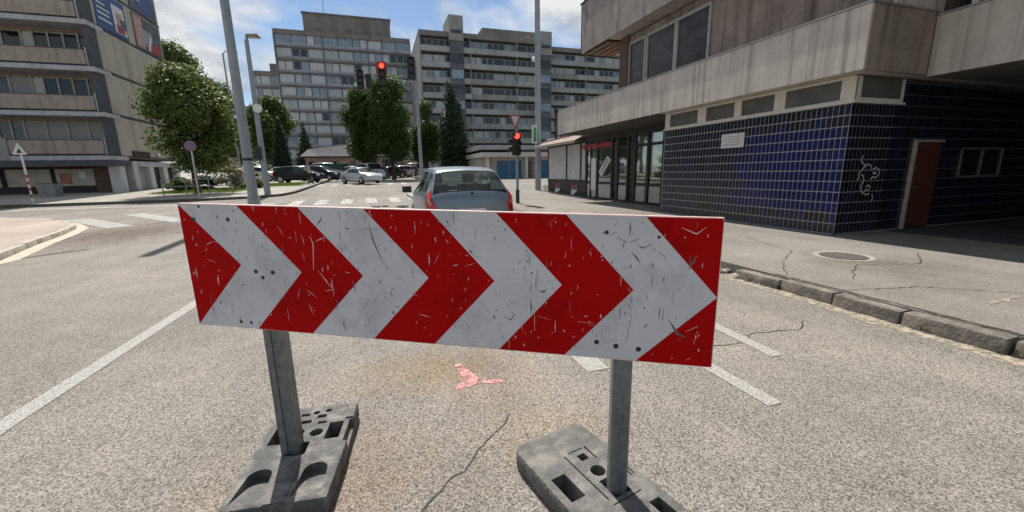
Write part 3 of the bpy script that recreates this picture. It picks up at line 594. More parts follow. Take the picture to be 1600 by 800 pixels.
# shop front under the slab
GLASS_SHOP = glass('shop_glass', (.9,.94,.9), .5)
mb = MB(); mb.box(9.2,9.24,10.2,17.6,.125,.2); mb.box(9.2,9.26,10.2,17.6,2.62,2.9); mb.box(9.2,9.26,11.7,17.2,2.2,2.3); B('shop_frame', mb, M_DARKF)
for y0, y1 in ((11.0,11.08),(11.62,11.74),(12.44,12.58),(13.24,13.42),(13.68,13.80),(14.40,14.56),(14.80,14.92),(15.98,16.1),(16.58,16.66),(16.98,17.1)):
    mb = MB(); mb.box(9.18,9.262,y0,y1,.2,2.62); B('mullion', mb, M_DARKF)
for y0, y1 in ((10.25,11.0),(11.08,11.62),(11.74,12.44),(12.58,13.24),(13.80,14.40),(14.92,15.98),(16.1,16.58),(16.66,16.98)):
    mb = MB(); mb.box(9.215,9.222,y0,y1,.9,2.2); B('shop_pane', mb, GLASS_SHOP); mb = MB(); mb.box(9.215,9.222,y0,y1,2.3,2.62); B('shop_pane', mb, GLASS_SHOP)
    mb = MB(); mb.box(9.205,9.235,y0,y1,.80,.9); B('transom', mb, M_DARKF); mb = MB(); mb.box(9.213,9.225,y0+.05,y1-.05,.22,.78); B('kick_panel', mb, mat('pale_kick_panel',(.42,.41,.35),.6,.2,4))
mb = MB(); mb.box(9.19,9.205,16.15,16.56,.5,1.9); B('notice_strip', mb, M_WHITE)
mb = MB(); mb.box(8.0,9.2,10.155,10.19,.1,2.9); B('return_wall', mb, mat('dark_return',(.03,.032,.035),.6,.3,5))
# room behind the glass: pale back wall, counter, floor
mb = MB(); mb.box(12.0,12.1,10.2,22.4,.1,2.9); mb.box(9.3,12,22.3,22.4,.1,.6); B('shop_back_wall', mb, mat('shop_wall',(.55,.54,.44),.8,.1,2)); mb = MB(); mb.box(9.3,12,10.2,22.3,.12,.16); B('shop_floor', mb, mat('shop_floor_tile',(.34,.32,.28),.6,.15,3))  # unseen north end kept low and open to let daylight in
mb = MB(); mb.box(11.2,11.8,12.2,16.2,.16,1.1); B('shop_counter', mb, mat('shop_counter_wood',(.12,.08,.06),.6,.2,3))
mb = MB(); mb.box(9.3,12.1,10.2,22.4,2.88,2.9); B('shop_ceiling', mb, M_WHITE)
# red lettering band in the shop's window and the sloping banner on its door
mb = MB(); mb.box(9.185,9.2,14.9,17.4,2.33,2.52); B('red_sign_band', mb, mat('sign_red',(.32,.02,.02),.5,.15,5))
mb = MB(); mb.add([(9.17,15.86,1.32),(9.17,15.63,1.13),(9.17,14.91,1.78),(9.17,15.17,1.97),(9.178,15.86,1.32),(9.178,15.63,1.13),(9.178,14.91,1.78),(9.178,15.17,1.97)], [(0,1,2,3),(7,6,5,4),(0,4,5,1),(1,5,6,2),(2,6,7,3),(3,7,4,0)]); bn = B('door_banner', mb, M_WHITE)
mb = MB()
for i in range(9):
    t0, t1 = .08+i*.095, .08+i*.095+.06
    a = Vector((15.745,1.225)); b = Vector((15.04,1.875)); p, q = a+(b-a)*t0, a+(b-a)*t1; n_ = Vector((.055,.05))*(.7+.3*(i%3)/2)
    mb.add([(9.168,p.x+n_.x,p.y+n_.y),(9.168,p.x-n_.x,p.y-n_.y),(9.168,q.x-n_.x,q.y-n_.y),(9.168,q.x+n_.x,q.y+n_.y)], [(0,1,2,3)])
B('banner_print', mb, mat('print_dark',(.10,.10,.12),.6,.2,20), bn)

# small shop beyond, under its own awning
kio = thing('kiosk', 'small shop with grey window panes, dark lower panels and reddish sloping awning', 'kiosk', (9.25,17.6,0))
def K(name, mb, m, **k): return obj(name, mb, m, kio, (-9.25,-17.6,0), **k)
mb = MB(); mb.box(9.25,9.3,17.12,21.6,.1,.92); K('lower_panel', mb, M_DARKF)
mb = MB(); mb.box(9.31,12,21.55,21.6,.1,.8); mb.box(9.31,9.45,21.55,21.6,.8,2.7); mb.box(9.31,12,17.6,21.6,2.74,2.78); K('side_wall', mb, M_WHITE)  # end wall shaped low and open so daylight reaches the room
for a, b in ((19.3,21.5),(17.75,19.15),(17.2,17.62)):
    mb = MB(); mb.box(9.262,9.285,a,b,.95,2.62); K('window_pane', mb, mat('frosted_pane',(.46,.45,.45),.35,.18,1.6))
for y0 in (17.12,17.64,19.17,21.52): mb = MB(); mb.box(9.235,9.3,y0,y0+.1,.92,2.66); K('mullion', mb, M_DARKF)
mb = MB(); mb.box(9.23,9.31,17.12,21.62,2.62,2.72); mb.box(9.232,9.308,17.12,21.62,.9,.95); K('rail', mb, M_DARKF)
mb = MB(); mb.prism_ax([(8.55,2.66),(9.32,3.06),(9.32,3.12),(8.55,2.72)], 17.0, 21.9, 'y'); K('awning', mb, mat('awning_tile',(.17,.085,.07),.8,.35,6,streak=((.24,.20,.18),(2,9,2),.45,.6)))
mb = MB(); mb.box(8.53,8.56,16.98,21.92,2.60,2.72); K('awning_edge', mb, mat('awning_board',(.26,.22,.2),.8,.2,6))
for yc in (20.3,18.35):                              # red and white emblems on the lower panels
    k_ = 1.75; zc_ = .46; e_ = lambda L_: [(9.243, yc+a*k_, zc_+(b-.42)*1.15) for a, b in L_]
    em = MB(); em.add(e_([(.16,.70),(.18,.50),(-.18,.50),(-.16,.70),(-.06,.58),(.06,.58)]), [(0,1,5),(1,2,4,5),(2,3,4)]); K('emblem_red', em, mat('emblem_red',(.40,.03,.05),.5,.1,8))
    em = MB(); em.add(e_([(.22,.30),(.10,.16),(-.02,.25),(-.14,.33),(-.2,.46),(-.02,.40),(.08,.47),(.16,.36)]), [(0,1,2,7),(2,3,4,5),(2,5,6,7)]); K('emblem_white', em, M_WHITE)

# ------------------------------------------------------------------ building on the left, with balconies
LB = thing('balcony_building', 'grey concrete building with long balconies and a gable wall carrying posters', 'building', (-15.7,33.2,gz(33)))
LX, LY, LZ = -15.7, 33.2, gz(33)
def Q(name, mb, m, parent=None, **k): return obj(name, mb, m, parent or LB, (-LX,-LY,-LZ) if parent is None else (0,0,0), **k)
C_GAB = mat('gable_concrete', (.42,.385,.32), .9, .13, 1.1, stretch=(1,1,.5), bump=.3, bscale=40, streak=((.27,.23,.175),(2.2,2.2,.22),.5,.75))
C_BAL = mat('balcony_concrete', (.32,.275,.235), .9, .16, 1.8, streak=((.19,.15,.125),(4,4,.5),.5,.75))
C_SLAB = mat('balcony_slab', (.40,.40,.42), .85, .16, 2.5, streak=((.2,.2,.21),(3,3,3),.55,.75))
C_WALLB = mat('recess_wall', (.36,.34,.31), .9, .15, 2)
C_DARK = mat('dark_grey_steel', (.06,.065,.075), .7, .25, 3)
SHUT = mat('grey_shutter', (.30,.30,.31), .6, .08, 3, stretch=(.4,.4,14))
FL = [2.72, 5.33, 7.94, 10.55, 13.16, 15.77]
mb = MB(); mb.box(-45,-15.74,34.4,42.5,2.72,16.6); Q('core_wall', mb, C_WALLB)
# gable: one slab per storey with a dark joint
for i in range(5):
    z0, z1 = FL[i]+.16, FL[i+1]-.02
    for j in range(4):
        y0 = 33.75+j*2.2; mb = MB(); mb.box(-15.74,-15.66+random.uniform(-.008,.008),y0+.008,y0+2.2-.008,z0,z1); Q('gable_panel', mb, C_GAB)
    mb = MB(); mb.box(-15.72,-15.63,33.7,42.6,FL[i]+.02,FL[i]+.13); Q('gable_ledge', mb, C_DARK)
    mb = MB(); mb.box(-15.95,-15.70,32.95,33.74,FL[i]+.16,FL[i+1]-.16); Q('corner_recess', mb, C_DARK)
    mb = MB(); mb.box(-16.02,-15.955,32.9,33.2,FL[i]+.16,FL[i]+1.2); Q('rail_post', mb, mat('light_steel',(.42,.44,.46),.6,.15,5))
mb = MB(); mb.box(-45,-15.6,33.0,42.6,16.6,17.1); Q('roof', mb, C_DARK)
for i, z in enumerate(FL):
    # floor slab edge, light, and the dark gap above it
    mb = MB(); mb.box(-45,-15.62,32.75,34.4,z-.16,z+.10); Q('balcony_slab', mb, C_SLAB)
    mb = MB(); mb.box(-45,-16.0,32.95,34.4,z+.102,z+.22); Q('slab_joint', mb, C_DARK)
    if i == 5: continue
    x = -16.05
    for seg in (4.5,.55,6.6,.5,6.6,.5,6.2):                                # parapets between the grey piers
        if seg > 1:
            mb = MB(); mb.box(x-seg,x,32.80,32.92,z+.22,z+1.02); Q('balcony_parapet', mb, C_BAL)
            mb = MB(); mb.box(x-seg,x,32.78,32.94,z+1.022,z+1.06); Q('parapet_cap', mb, C_DARK)
        else:
            mb = MB(); mb.box(x-seg,x,32.72,32.98,z-.3,z+1.12); Q('balcony_pier', mb, mat('pier_concrete',(.26,.255,.25),.9,.2,3))
        x -= seg
    # windows of the recess
    zt, zb = z+2.2, z+.3
    pat = {0:'ssssggwsgsss',1:'gdddwsgdddws',2:'gdddwpwsgdgd',3:'gdddwpdsdgdd',4:'ddgdwpdsdgdd'}[i]; x = -16.3
    for q, chh in enumerate(pat):
        wd = {'s':1.05,'g':.62,'d':.72,'w':.55,'p':.9}[chh]
        mb = MB(); mb.box(x-wd+.05,x-.05,34.36,34.385,zb,zt); 
        m_ = {'s':SHUT,'g':mat('blue_grey_glass',(.06,.075,.09),.12,.4,1.5,spec=.6),'d':M_GLASSD,'w':mat('white_infill',(.52,.51,.48),.7,.1,3),'p':M_GLASSD}[chh]
        Q('window' if chh in 'gdp' else ('shutter' if chh == 's' else 'infill_panel'), mb, m_)
        mb = MB(); mb.box(x-.05,x+.05,34.3,34.395,zb,zt+.1); Q('window_mullion', mb, mat('mullion_grey',(.40,.39,.36),.7,.1,4)); x -= wd
    mb = MB(); mb.box(-45,-16.2,34.28,34.398,zt+.1,FL[i+1]-.16); Q('lintel', mb, mat('lintel_brown',(.25,.20,.17),.9,.2,3))
# ground floor: shop windows behind, round-fronted piers on the gable side
mb = MB(); mb.box(-45,-16.6,34.3,42.3,.2,2.6); Q('shop_core', mb, mat('dark_shop',(.035,.025,.024),.8,.3,3))
mb = MB(); mb.box(-45,-15.62,32.6,34.5,2.18,2.55); Q('canopy', mb, C_DARK)
for x0, x1 in ((-19.5,-17.55),(-21.9,-19.75),(-24.5,-22.2),(-27,-24.8)):
    mb = MB(); mb.box(x0,x1,34.2,34.28,.98,2.05); sp = Q('shop_window', mb, mat('pale_shop_window',(.40,.35,.28),.4,.3,1.2))  # panes in one pale warm tone with random variation
mb = MB(); mb.box(-19.3,-18.75,34.17,34.195,1.1,1.75); Q('shop_poster', mb, mat('poster_orange',(.38,.13,.07),.6,.4,3)); mb = MB(); mb.box(-18.3,-17.95,34.17,34.195,1.4,1.9); Q('shop_poster', mb, M_WHITE)
mb = MB(); mb.box(-17.3,-16.5,33.7,34.25,.35,2.2); Q('doorway', mb, mat('brown_door',(.09,.05,.035),.7,.3,5))
for y0 in (33.3,34.9,37.0,39.1,41.2):
    mb = MB(); mb.prism([(-16.3,y0),(-15.72,y0),(-15.66,y0+.12),(-15.66,y0+.5),(-15.72,y0+.62),(-16.3,y0+.62)], .2, 2.55); Q('pier', mb, mat('white_pier',(.50,.50,.50),.8,.12,3))
for y0, y1, m_ in ((35.52,37.0,'grey_shutter'),(37.62,39.1,None),(39.72,41.2,None)):
    mb = MB(); mb.box(-16.1,-16.0,y0,y1,.35,2.2); Q('shop_door', mb, MATS[m_] if m_ else M_GLASSD)
mb = MB(); mb.box(-15.9,-15.64,35.5,42.4,2.2,2.56); Q('shop_lintel', mb, C_SLAB)
mb = MB(); mb.box(-15.655,-15.58,35.0,37.2,2.82,3.22); Q('shop_sign', mb, mat('sign_brown',(.05,.022,.018),.6,.3,12))
# posters on the gable
def poster(y0, y1, z0, z1, m): 
    mb = MB(); mb.box(-15.655,-15.60,y0,y1,z0,z1); return Q('poster', mb, m)
BITN = [0]
def bit(par, y0, y1, z0, z1, m, nm='poster_print', lean=0):
    BITN[0] += 1; XB = -15.597+.004*(BITN[0] % 9); mb = MB(); mb.add([(XB,y0,z0),(XB,y1,z0),(XB,y1+lean,z1),(XB,y0+lean,z1)], [(0,1,2,3)]); return obj(nm, mb, m, par)
PB = mat('poster_blue', (.035,.085,.22), .5, .25, 1.5); PD = mat('poster_dark', (.10,.10,.13), .5, .5, 2); PS = mat('poster_skin', (.45,.28,.22), .5, .3, 2.5); PR_ = mat('poster_red', (.35,.05,.06), .5, .3, 3)
p_ = poster(34.0,37.4,10.72,13.0,PB)
bit(p_,34.2,35.6,11.2,11.32,M_WHITE); bit(p_,34.2,35.4,11.55,11.66,M_WHITE); bit(p_,34.2,35.5,11.85,11.95,M_WHITE); bit(p_,34.2,35.1,12.15,12.24,M_WHITE)
bit(p_,35.9,37.25,10.9,12.6,M_WHITE,lean=-.1); bit(p_,36.2,36.9,11.5,12.2,PS); bit(p_,36.1,37.0,10.95,11.45,PR_); bit(p_,36.6,37.2,11.3,11.9,PD)
p_ = poster(38.4,42.2,10.72,13.0,PD); bit(p_,38.5,39.6,10.8,12.9,PS); bit(p_,39.5,40.9,11.1,12.2,mat('poster_grey',(.30,.31,.33),.5,.3,2)); bit(p_,40.2,41.9,10.8,11.5,PR_); bit(p_,40.0,40.3,10.8,11.9,M_WHITE,lean=.5)
p_ = poster(38.4,42.2,13.35,15.6,PD); bit(p_,39.4,41.8,13.6,15.2,PB); bit(p_,38.8,40.0,14.6,14.8,M_WHITE); bit(p_,38.8,39.8,14.1,14.25,M_WHITE)
p_ = poster(34.0,37.4,13.35,15.6,PB); bit(p_,34.6,36.8,13.7,15.0,MATS['poster_grey'])

# ------------------------------------------------------------------ far apartment blocks
W_DARK = mat('flat_dark_pane', (.030,.036,.045), .2, .5, .6, spec=.5); W_BLUE = mat('flat_blue_pane', (.20,.26,.33), .25, .35, .5); W_CURT = mat('curtain_pane', (.44,.46,.49), .6, .14, .7); W_PALE = mat('pale_panel', (.38,.40,.43), .8, .14, .5)
W_FR = mat('flat_frame', (.42,.43,.45), .7, .1, 1)
A_CONC = mat('block_concrete', (.27,.265,.26), .9, .2, .35, streak=((.16,.15,.15),(.5,.5,.08),.5,.75)); A_EDGE = mat('block_slab_edge', (.135,.135,.145), .9, .25, .4); A_DARK = mat('block_recess', (.10,.105,.12), .9, .25, .4)
A_BROWN = mat('block_brown_render', (.20,.18,.165), .9, .2, .3, streak=((.12,.105,.095),(.6,.6,.1),.5,.75)); A_LIGHT = mat('block_parapet', (.32,.32,.33), .9, .16, .35, streak=((.26,.25,.25),(.9,.9,.15),.5,.75))
def win_mesh(wd, ht, m, split):
    mb = MB(); f = .07
    mb.box(0,wd,-.03,.05,0,f,1); mb.box(0,wd,-.03,.05,ht-f,ht,1); mb.box(0,f,-.03,.05,f,ht-f,1); mb.box(wd-f,wd,-.03,.05,f,ht-f,1)
    if split: mb.box(wd/2-.035,wd/2+.035,-.025,.05,f,ht-f,1)
    mb.box(f,wd-f,.0,.04,f,ht-f,0); return mb.mesh('window', [m, W_FR])
ra = random.Random(12)
def block(name, label, x0, x1, y, zb, zt, n, bays, style, z_first=0):
    t_ = thing(name, label, 'building', (x0,y,zb)); wd = x1-x0; st = (zt-zb)/n; bw = wd/bays
    DP = 24 if style == 'mid' else 16
    mb = MB(); mb.box(0,wd,1.3,DP,0,zt-zb); obj('core', mb, A_DARK if style == 'mid' else A_CONC, t_)
    mb = MB(); mb.box(-.15,wd+.15,-.2,DP+.2,zt-zb,zt-zb+.9); obj('roof_band', mb, A_BROWN, t_)
    mb = MB(); mb.box(-.25,0,-.05,DP,0,zt-zb); obj('end_wall', mb, A_CONC, t_); mb = MB(); mb.box(wd,wd+.25,-.05,16,0,zt-zb); obj('end_wall', mb, A_CONC, t_)
    ht = 1.72 if style == 'left' else 1.5
    ms = {k:[win_mesh(bw*.94, ht, m, s) for s in (0,1)] for k, m in (('d',W_DARK),('b',W_BLUE),('c',W_CURT),('p',W_PALE))}
    sm = {k:[win_mesh(bw*.45, ht, m, 0)] for k, m in (('d',W_DARK),('b',W_BLUE),('c',W_CURT),('p',W_PALE))}
    for f in range(n):
        z = f*st
        mb = MB()
        if style == 'left':
            mb.box(0,wd,-.25,1.3,z,z+.34); obj('slab_edge', mb, A_EDGE, t_); mb = MB(); mb.box(0,wd,.0,.1,z+.34,z+.86); obj('parapet', mb, A_LIGHT if f % 3 else A_CONC, t_); zw = z+.88; yw = .12
        else:
            mb.box(0,wd,-.1,1.3,z,z+.22); obj('slab_edge', mb, A_EDGE, t_)
            seg = bw*ra.choice([3,4]); xx = 0
            while xx < wd-.1:
                x2 = min(wd, xx+seg); mb = MB(); mb.box(xx+.04,x2-.04,-.3,-.18,z+.1,z+1.12); obj('parapet', mb, A_LIGHT if ra.random() < .75 else A_CONC, t_); xx = x2
            zw = z+1.05; yw = .75
        wts = {'left':'ddbbccppc' , 'mid':'dddbbcpc'}[style]
        if style == 'left' and f == n-1: wts = 'bbbbc'
        run = ra.choice(wts)
        for b in range(bays):
            if ra.random() < .55: run = ra.choice(wts)
            if ra.random() < .6: put('window', ms[run][ra.randint(0,1)], t_, (b*bw+.03*bw, yw, zw))
            else:
                put('window', sm[ra.choice(wts)][0], t_, (b*bw+.03*bw, yw, zw)); put('window', sm[ra.choice('ddb'+wts)][0], t_, (b*bw+.52*bw, yw, zw))
            if style == 'left' and b % 3 == 0: mb = MB(); mb.box(b*bw-.06,b*bw+.06,-.2,.1,z+.34,z+st); obj('fin', mb, A_EDGE, t_)
        if style == 'mid':
            for b in range(0, bays+1, 4): mb = MB(); mb.box(b*bw-.08,b*bw+.08,-.12,1.3,z+.22,z+st); obj('party_wall', mb, A_CONC, t_)
    return t_
zb = gz(105)
b1 = block('apartment_block', 'tall apartment block with windowless rooftop storey and white panelled loggias', -18.4, 9.75, 105, zb, 31.2, 11, 9, 'left')
mb = MB(); mb.box(5.9,24.1,.5,12,31.2-zb+.9,31.2-zb+4.6); pb = obj('rooftop_storey', mb, A_BROWN, b1)
mb = MB(); mb.box(5.7,24.3,.3,12.2,31.2-zb+4.6,31.2-zb+4.9); obj('rooftop_edge', mb, A_EDGE, pb)
for i in range(5): mb = MB(); mb.box(8+i*3.2,9.4+i*3.2,.42,.5,31.2-zb+1.6,31.2-zb+2.0); obj('vent_slot', mb, A_EDGE, pb)
mb = MB(); mb.tube([(10,4,31.2-zb+4.9),(10,4,31.2-zb+9)], .06, 6); obj('antenna', mb, A_EDGE, pb)
b2 = block('apartment_block', 'lower apartment wing in front of the hillside trees beside the rooftop storey block', -24.5, -18.8, 108, zb, 23.2, 8, 3, 'left')
mb = MB(); mb.box(3.6,5.5,2,9,23.2-zb+.9,23.2-zb+3.0); obj('stair_head', mb, A_BROWN, b2)
zm = gz(85)
b3 = block('apartment_block', 'long grey apartment block with deep balconies and a raised stair tower', 9.9, 34.3, 85, zm, 27.2, 9, 10, 'mid')
for x0, x1, zt in ((5.6,8.3,31.0),(24.45,27.0,29.6)):
    mb = MB(); mb.box(x0,x1,-.5,5,0,zt-zm-4.5); obj('stair_tower', mb, A_DARK, b3)
    mb = MB(); mb.box(x0-.05,x1+.05,-.7,6,zt-zm-4.5,zt-zm); obj('tower_head', mb, A_CONC, b3); mb = MB(); mb.box(x0+.3,x1-.3,-.76,-.68,zt-zm-3.2,zt-zm-2.6); obj('tower_opening', mb, W_DARK, b3)
    mb = MB(); mb.tube([((x0+x1)/2-.6,2,zt-zm),((x0+x1)/2-.6,2,zt-zm+.9)], .3, 8); obj('roof_vent', mb, A_EDGE, b3)
    for f in range(8): mb = MB(); mb.box(x0+.15,x1-.15,-.58,-.5,1.0+f*2.85,2.6+f*2.85); obj('stair_window', mb, W_DARK if f % 2 else W_BLUE, b3); mb = MB(); mb.box(x0,x1,-.62,-.5,2.75+f*2.85,3.15+f*2.85); obj('stair_band', mb, A_EDGE, b3)
mb = MB(); mb.box(12.3,24.4,-.1,9,27.2-zm+.9,27.2-zm+2.2); obj('roof_parapet', mb, A_BROWN, b3)
b4 = block('apartment_block', 'grey apartment wing seen past the roof edge of the corner building', 37.1, 57, 88, zm, 27.0, 9, 8, 'mid')

# low annex with blue garage doors
an = thing('annex', 'low concrete annex with canopy and blue roller doors', 'building', (10.4,41.5,gz(41)))
g0 = gz(41)
mb = MB(); mb.box(0,13,.3,8,0,2.3); obj('wall', mb, M_CONC, an)
mb = MB(); mb.box(-.3,13,-1.0,8,2.3,2.75); obj('canopy', mb, M_CONC, an); mb = MB(); mb.box(-.3,13,-.5,8,3.05,3.5); obj('upper_canopy', mb, A_LIGHT, an); mb = MB(); mb.box(0,13,.4,8,2.75,3.05); obj('upper_glazing', mb, M_GLASSD, an)
for x0 in (1.7,3.1,6.4,8.0):
    mb = MB(); mb.box(x0,x0+1.3,.24,.3,.02,1.95); obj('roller_door', mb, mat('blue_roller_door',(.02,.12,.23),.5,.12,3,stretch=(1,1,6)), an)
for x0 in (.4,4.6,5.8,9.6): mb = MB(); mb.box(x0,x0+.25,-.5,.3,0,2.3); obj('pillar', mb, M_CREAM, an)
mb = MB(); mb.box(4.9,5.6,.24,.3,.02,1.9); obj('door', mb, mat('brown_door2',(.16,.11,.08),.6,.2,4), an)

# low pink pavilion with a pale roof
pk = thing('pavilion', 'low pink pavilion with wide pale roof behind the parked cars', 'building', (-10.6,70,gz(70))); 
mb = MB(); mb.box(.4,11.6,.6,8,0,3.0); obj('wall', mb, mat('pink_render',(.42,.27,.25),.9,.15,.8), pk)
mb = MB(); mb.add([(-.3,-.4,2.9),(12.4,-.4,2.9),(12.4,9,2.9),(-.3,9,2.9),(1.0,.6,4.1),(8.0,.6,4.9),(11.8,.6,4.3),(8,8,4.9),(1.0,8,4.1)], [(0,1,2,3),(0,1,6,5,4),(1,2,6),(2,3,8,7),(3,0,4,8),(4,5,7,8),(5,6,7),(6,2,7)]); obj('roof', mb, mat('pale_roof',(.55,.49,.46),.85,.2,.8,stretch=(1,1,5)), pk)
mb = MB(); mb.box(-.3,12.4,-.45,-.36,2.75,3.0); obj('roof_edge', mb, M_DARKF, pk)
for i in range(7): mb = MB(); mb.box(.9+i*1.5,1.8+i*1.5,.52,.6,.7 if i % 3 else .05,2.2); obj('window' if i % 3 else 'door', mb, W_FR if i % 2 else M_GLASSD, pk)

# ------------------------------------------------------------------ cars
CAR_GLASS = glass('car_glass', (.62,.72,.68), .6); CAR_GLASS_D = mat('car_glass_dark', (.02,.026,.03), .06, .4, 2, spec=.7)
TYRE = mat('tyre_rubber', (.018,.018,.018), .85, .3, 10); RIM = mat('alloy_rim', (.42,.43,.44), .35, .15, 5, metal=.7)
RED_L = mat('tail_light_red', (.42,.012,.010), .16, .3, 18, spec=.6); AMB_L = mat('tail_light_clear', (.55,.22,.17), .2, .3, 18); LAMP = mat('headlamp', (.55,.57,.6), .12, .15, 10, spec=.6); CHROME = mat('chrome', (.6,.6,.6), .15, .1, 5, metal=1)
TRIM = mat('interior_dark', (.03,.03,.033), .8, .3, 6)
def paint(name, c, metal=.35): return mat(name, c, .28, .06, 3, metal=metal, spec=.6)
PROF = {  # y, half width, sill, belt, half roof width, roof
 'hatch': [(0,.72,.42,.74,.62,.80),(.05,.80,.30,.93,.72,.99),(.47,.85,.25,.985,.595,1.415),(1.0,.865,.22,.965,.60,1.485),(1.85,.87,.2,.945,.615,1.50),(2.5,.87,.2,.93,.58,1.45),(3.25,.865,.2,.93,.72,1.02),(3.85,.83,.22,.83,.66,.86),(4.15,.74,.26,.66,.60,.70),(4.2,.66,.34,.58,.5,.6)],
 'sedan': [(0,.70,.42,.80,.62,.84),(.06,.78,.30,.93,.70,.97),(.62,.84,.25,.95,.68,1.01),(1.25,.86,.22,.94,.58,1.36),(2.0,.87,.2,.93,.60,1.42),(2.7,.87,.2,.92,.56,1.36),(3.4,.86,.2,.90,.72,.97),(4.1,.82,.22,.80,.66,.83),(4.42,.72,.27,.64,.58,.68),(4.47,.64,.34,.58,.5,.6)],
 'van':   [(0,.76,.42,.95,.72,1.1),(.05,.82,.30,1.02,.76,1.62),(.30,.86,.25,1.02,.74,1.78),(1.1,.87,.22,1.02,.75,1.82),(2.0,.88,.2,1.01,.75,1.82),(2.8,.88,.2,1.0,.70,1.74),(3.5,.87,.2,.98,.74,1.12),(4.05,.84,.22,.88,.68,.92),(4.3,.76,.27,.70,.60,.74),(4.35,.68,.34,.6,.5,.62)]}
def cr4(p0,p1,p2,p3,t,k=.55):
    m1 = (p2-p0)*.5*k; m2 = (p3-p1)*.5*k; t2=t*t; t3=t2*t
    return p1*(2*t3-3*t2+1)+m1*(t3-2*t2+t)+p2*(-2*t3+3*t2)+m2*(t3-t2)
def car_surf(kind):
    rings = []
    for (y,w_,z0,zb_,wr,zr) in PROF[kind]:
        h = [(0,z0),(w_*.86,z0),(w_*.97,z0+.12),(w_,(z0+zb_)/2+.05),(w_*.965,zb_),(wr,zr-.045),(wr*.72,zr),(0,zr+.018)]
        ring = [Vector((-a,y,b)) for a,b in h] + [Vector((a,y,b)) for a,b in h[-2::-1]]; rings.append(ring)
    NS, NT = len(rings), len(rings[0])
    def at(s_, t_):
        s_ = min(max(s_,0),NS-1-1e-9); t_ = min(max(t_,0),NT-1-1e-9); i, j = int(s_), int(t_); u, v = s_-i, t_-j
        def row(q):
            r = rings[min(max(q,0),NS-1)]
            return cr4(r[max(j-1,0)], r[j], r[j+1], r[min(j+2,NT-1)], v, .5)
        return cr4(row(i-1), row(i), row(i+1), row(i+2), u)
    return at, NS, NT
def patch(at, s0, s1, t0, t1, off, ns=8, ntt=10, sk=None):
    mb = MB(); vs = []
    for i in range(ns+1):
        for j in range(ntt+1):
            s_ = s0+(s1-s0)*i/ns; ta, tb = (t0, t1) if sk is None else (t0+(sk[0]-t0)*i/ns, t1+(sk[1]-t1)*i/ns)
            t_ = ta+(tb-ta)*j/ntt; p = at(s_,t_); e_ = .01
            n_ = (at(s_+e_,t_)-at(s_-e_,t_)).cross(at(s_,t_+e_)-at(s_,t_-e_))
            if n_.length: n_.normalize()
            c = Vector((0, p.y, .8))
            if n_.dot(p-Vector((0,2.1,.7))) < 0: n_ = -n_
            vs.append(p+n_*off)
    mb.add(vs, [(i*(ntt+1)+j,(i+1)*(ntt+1)+j,(i+1)*(ntt+1)+j+1,i*(ntt+1)+j+1) for i in range(ns) for j in range(ntt)]); return mb
WIN = {'hatch':[('rear_window',1.14,1.93,5.12,8.88),('windscreen',5.12,5.95,5.12,8.88),('side_window',1.75,2.85,4.16,4.84),('side_window',3.03,3.93,4.16,4.84),('side_window',4.06,5.5,4.16,4.84)],
       'sedan':[('rear_window',2.12,2.95,5.15,8.85),('windscreen',5.1,5.95,5.12,8.88),('side_window',3.0,3.92,4.16,4.84),('side_window',4.06,5.5,4.16,4.84)],
       'van':[('rear_window',.55,1.2,5.1,8.9),('windscreen',5.1,5.95,5.12,8.88),('side_window',1.5,2.9,4.2,4.85),('side_window',3.05,3.93,4.2,4.85),('side_window',4.06,5.55,4.2,4.85)]}
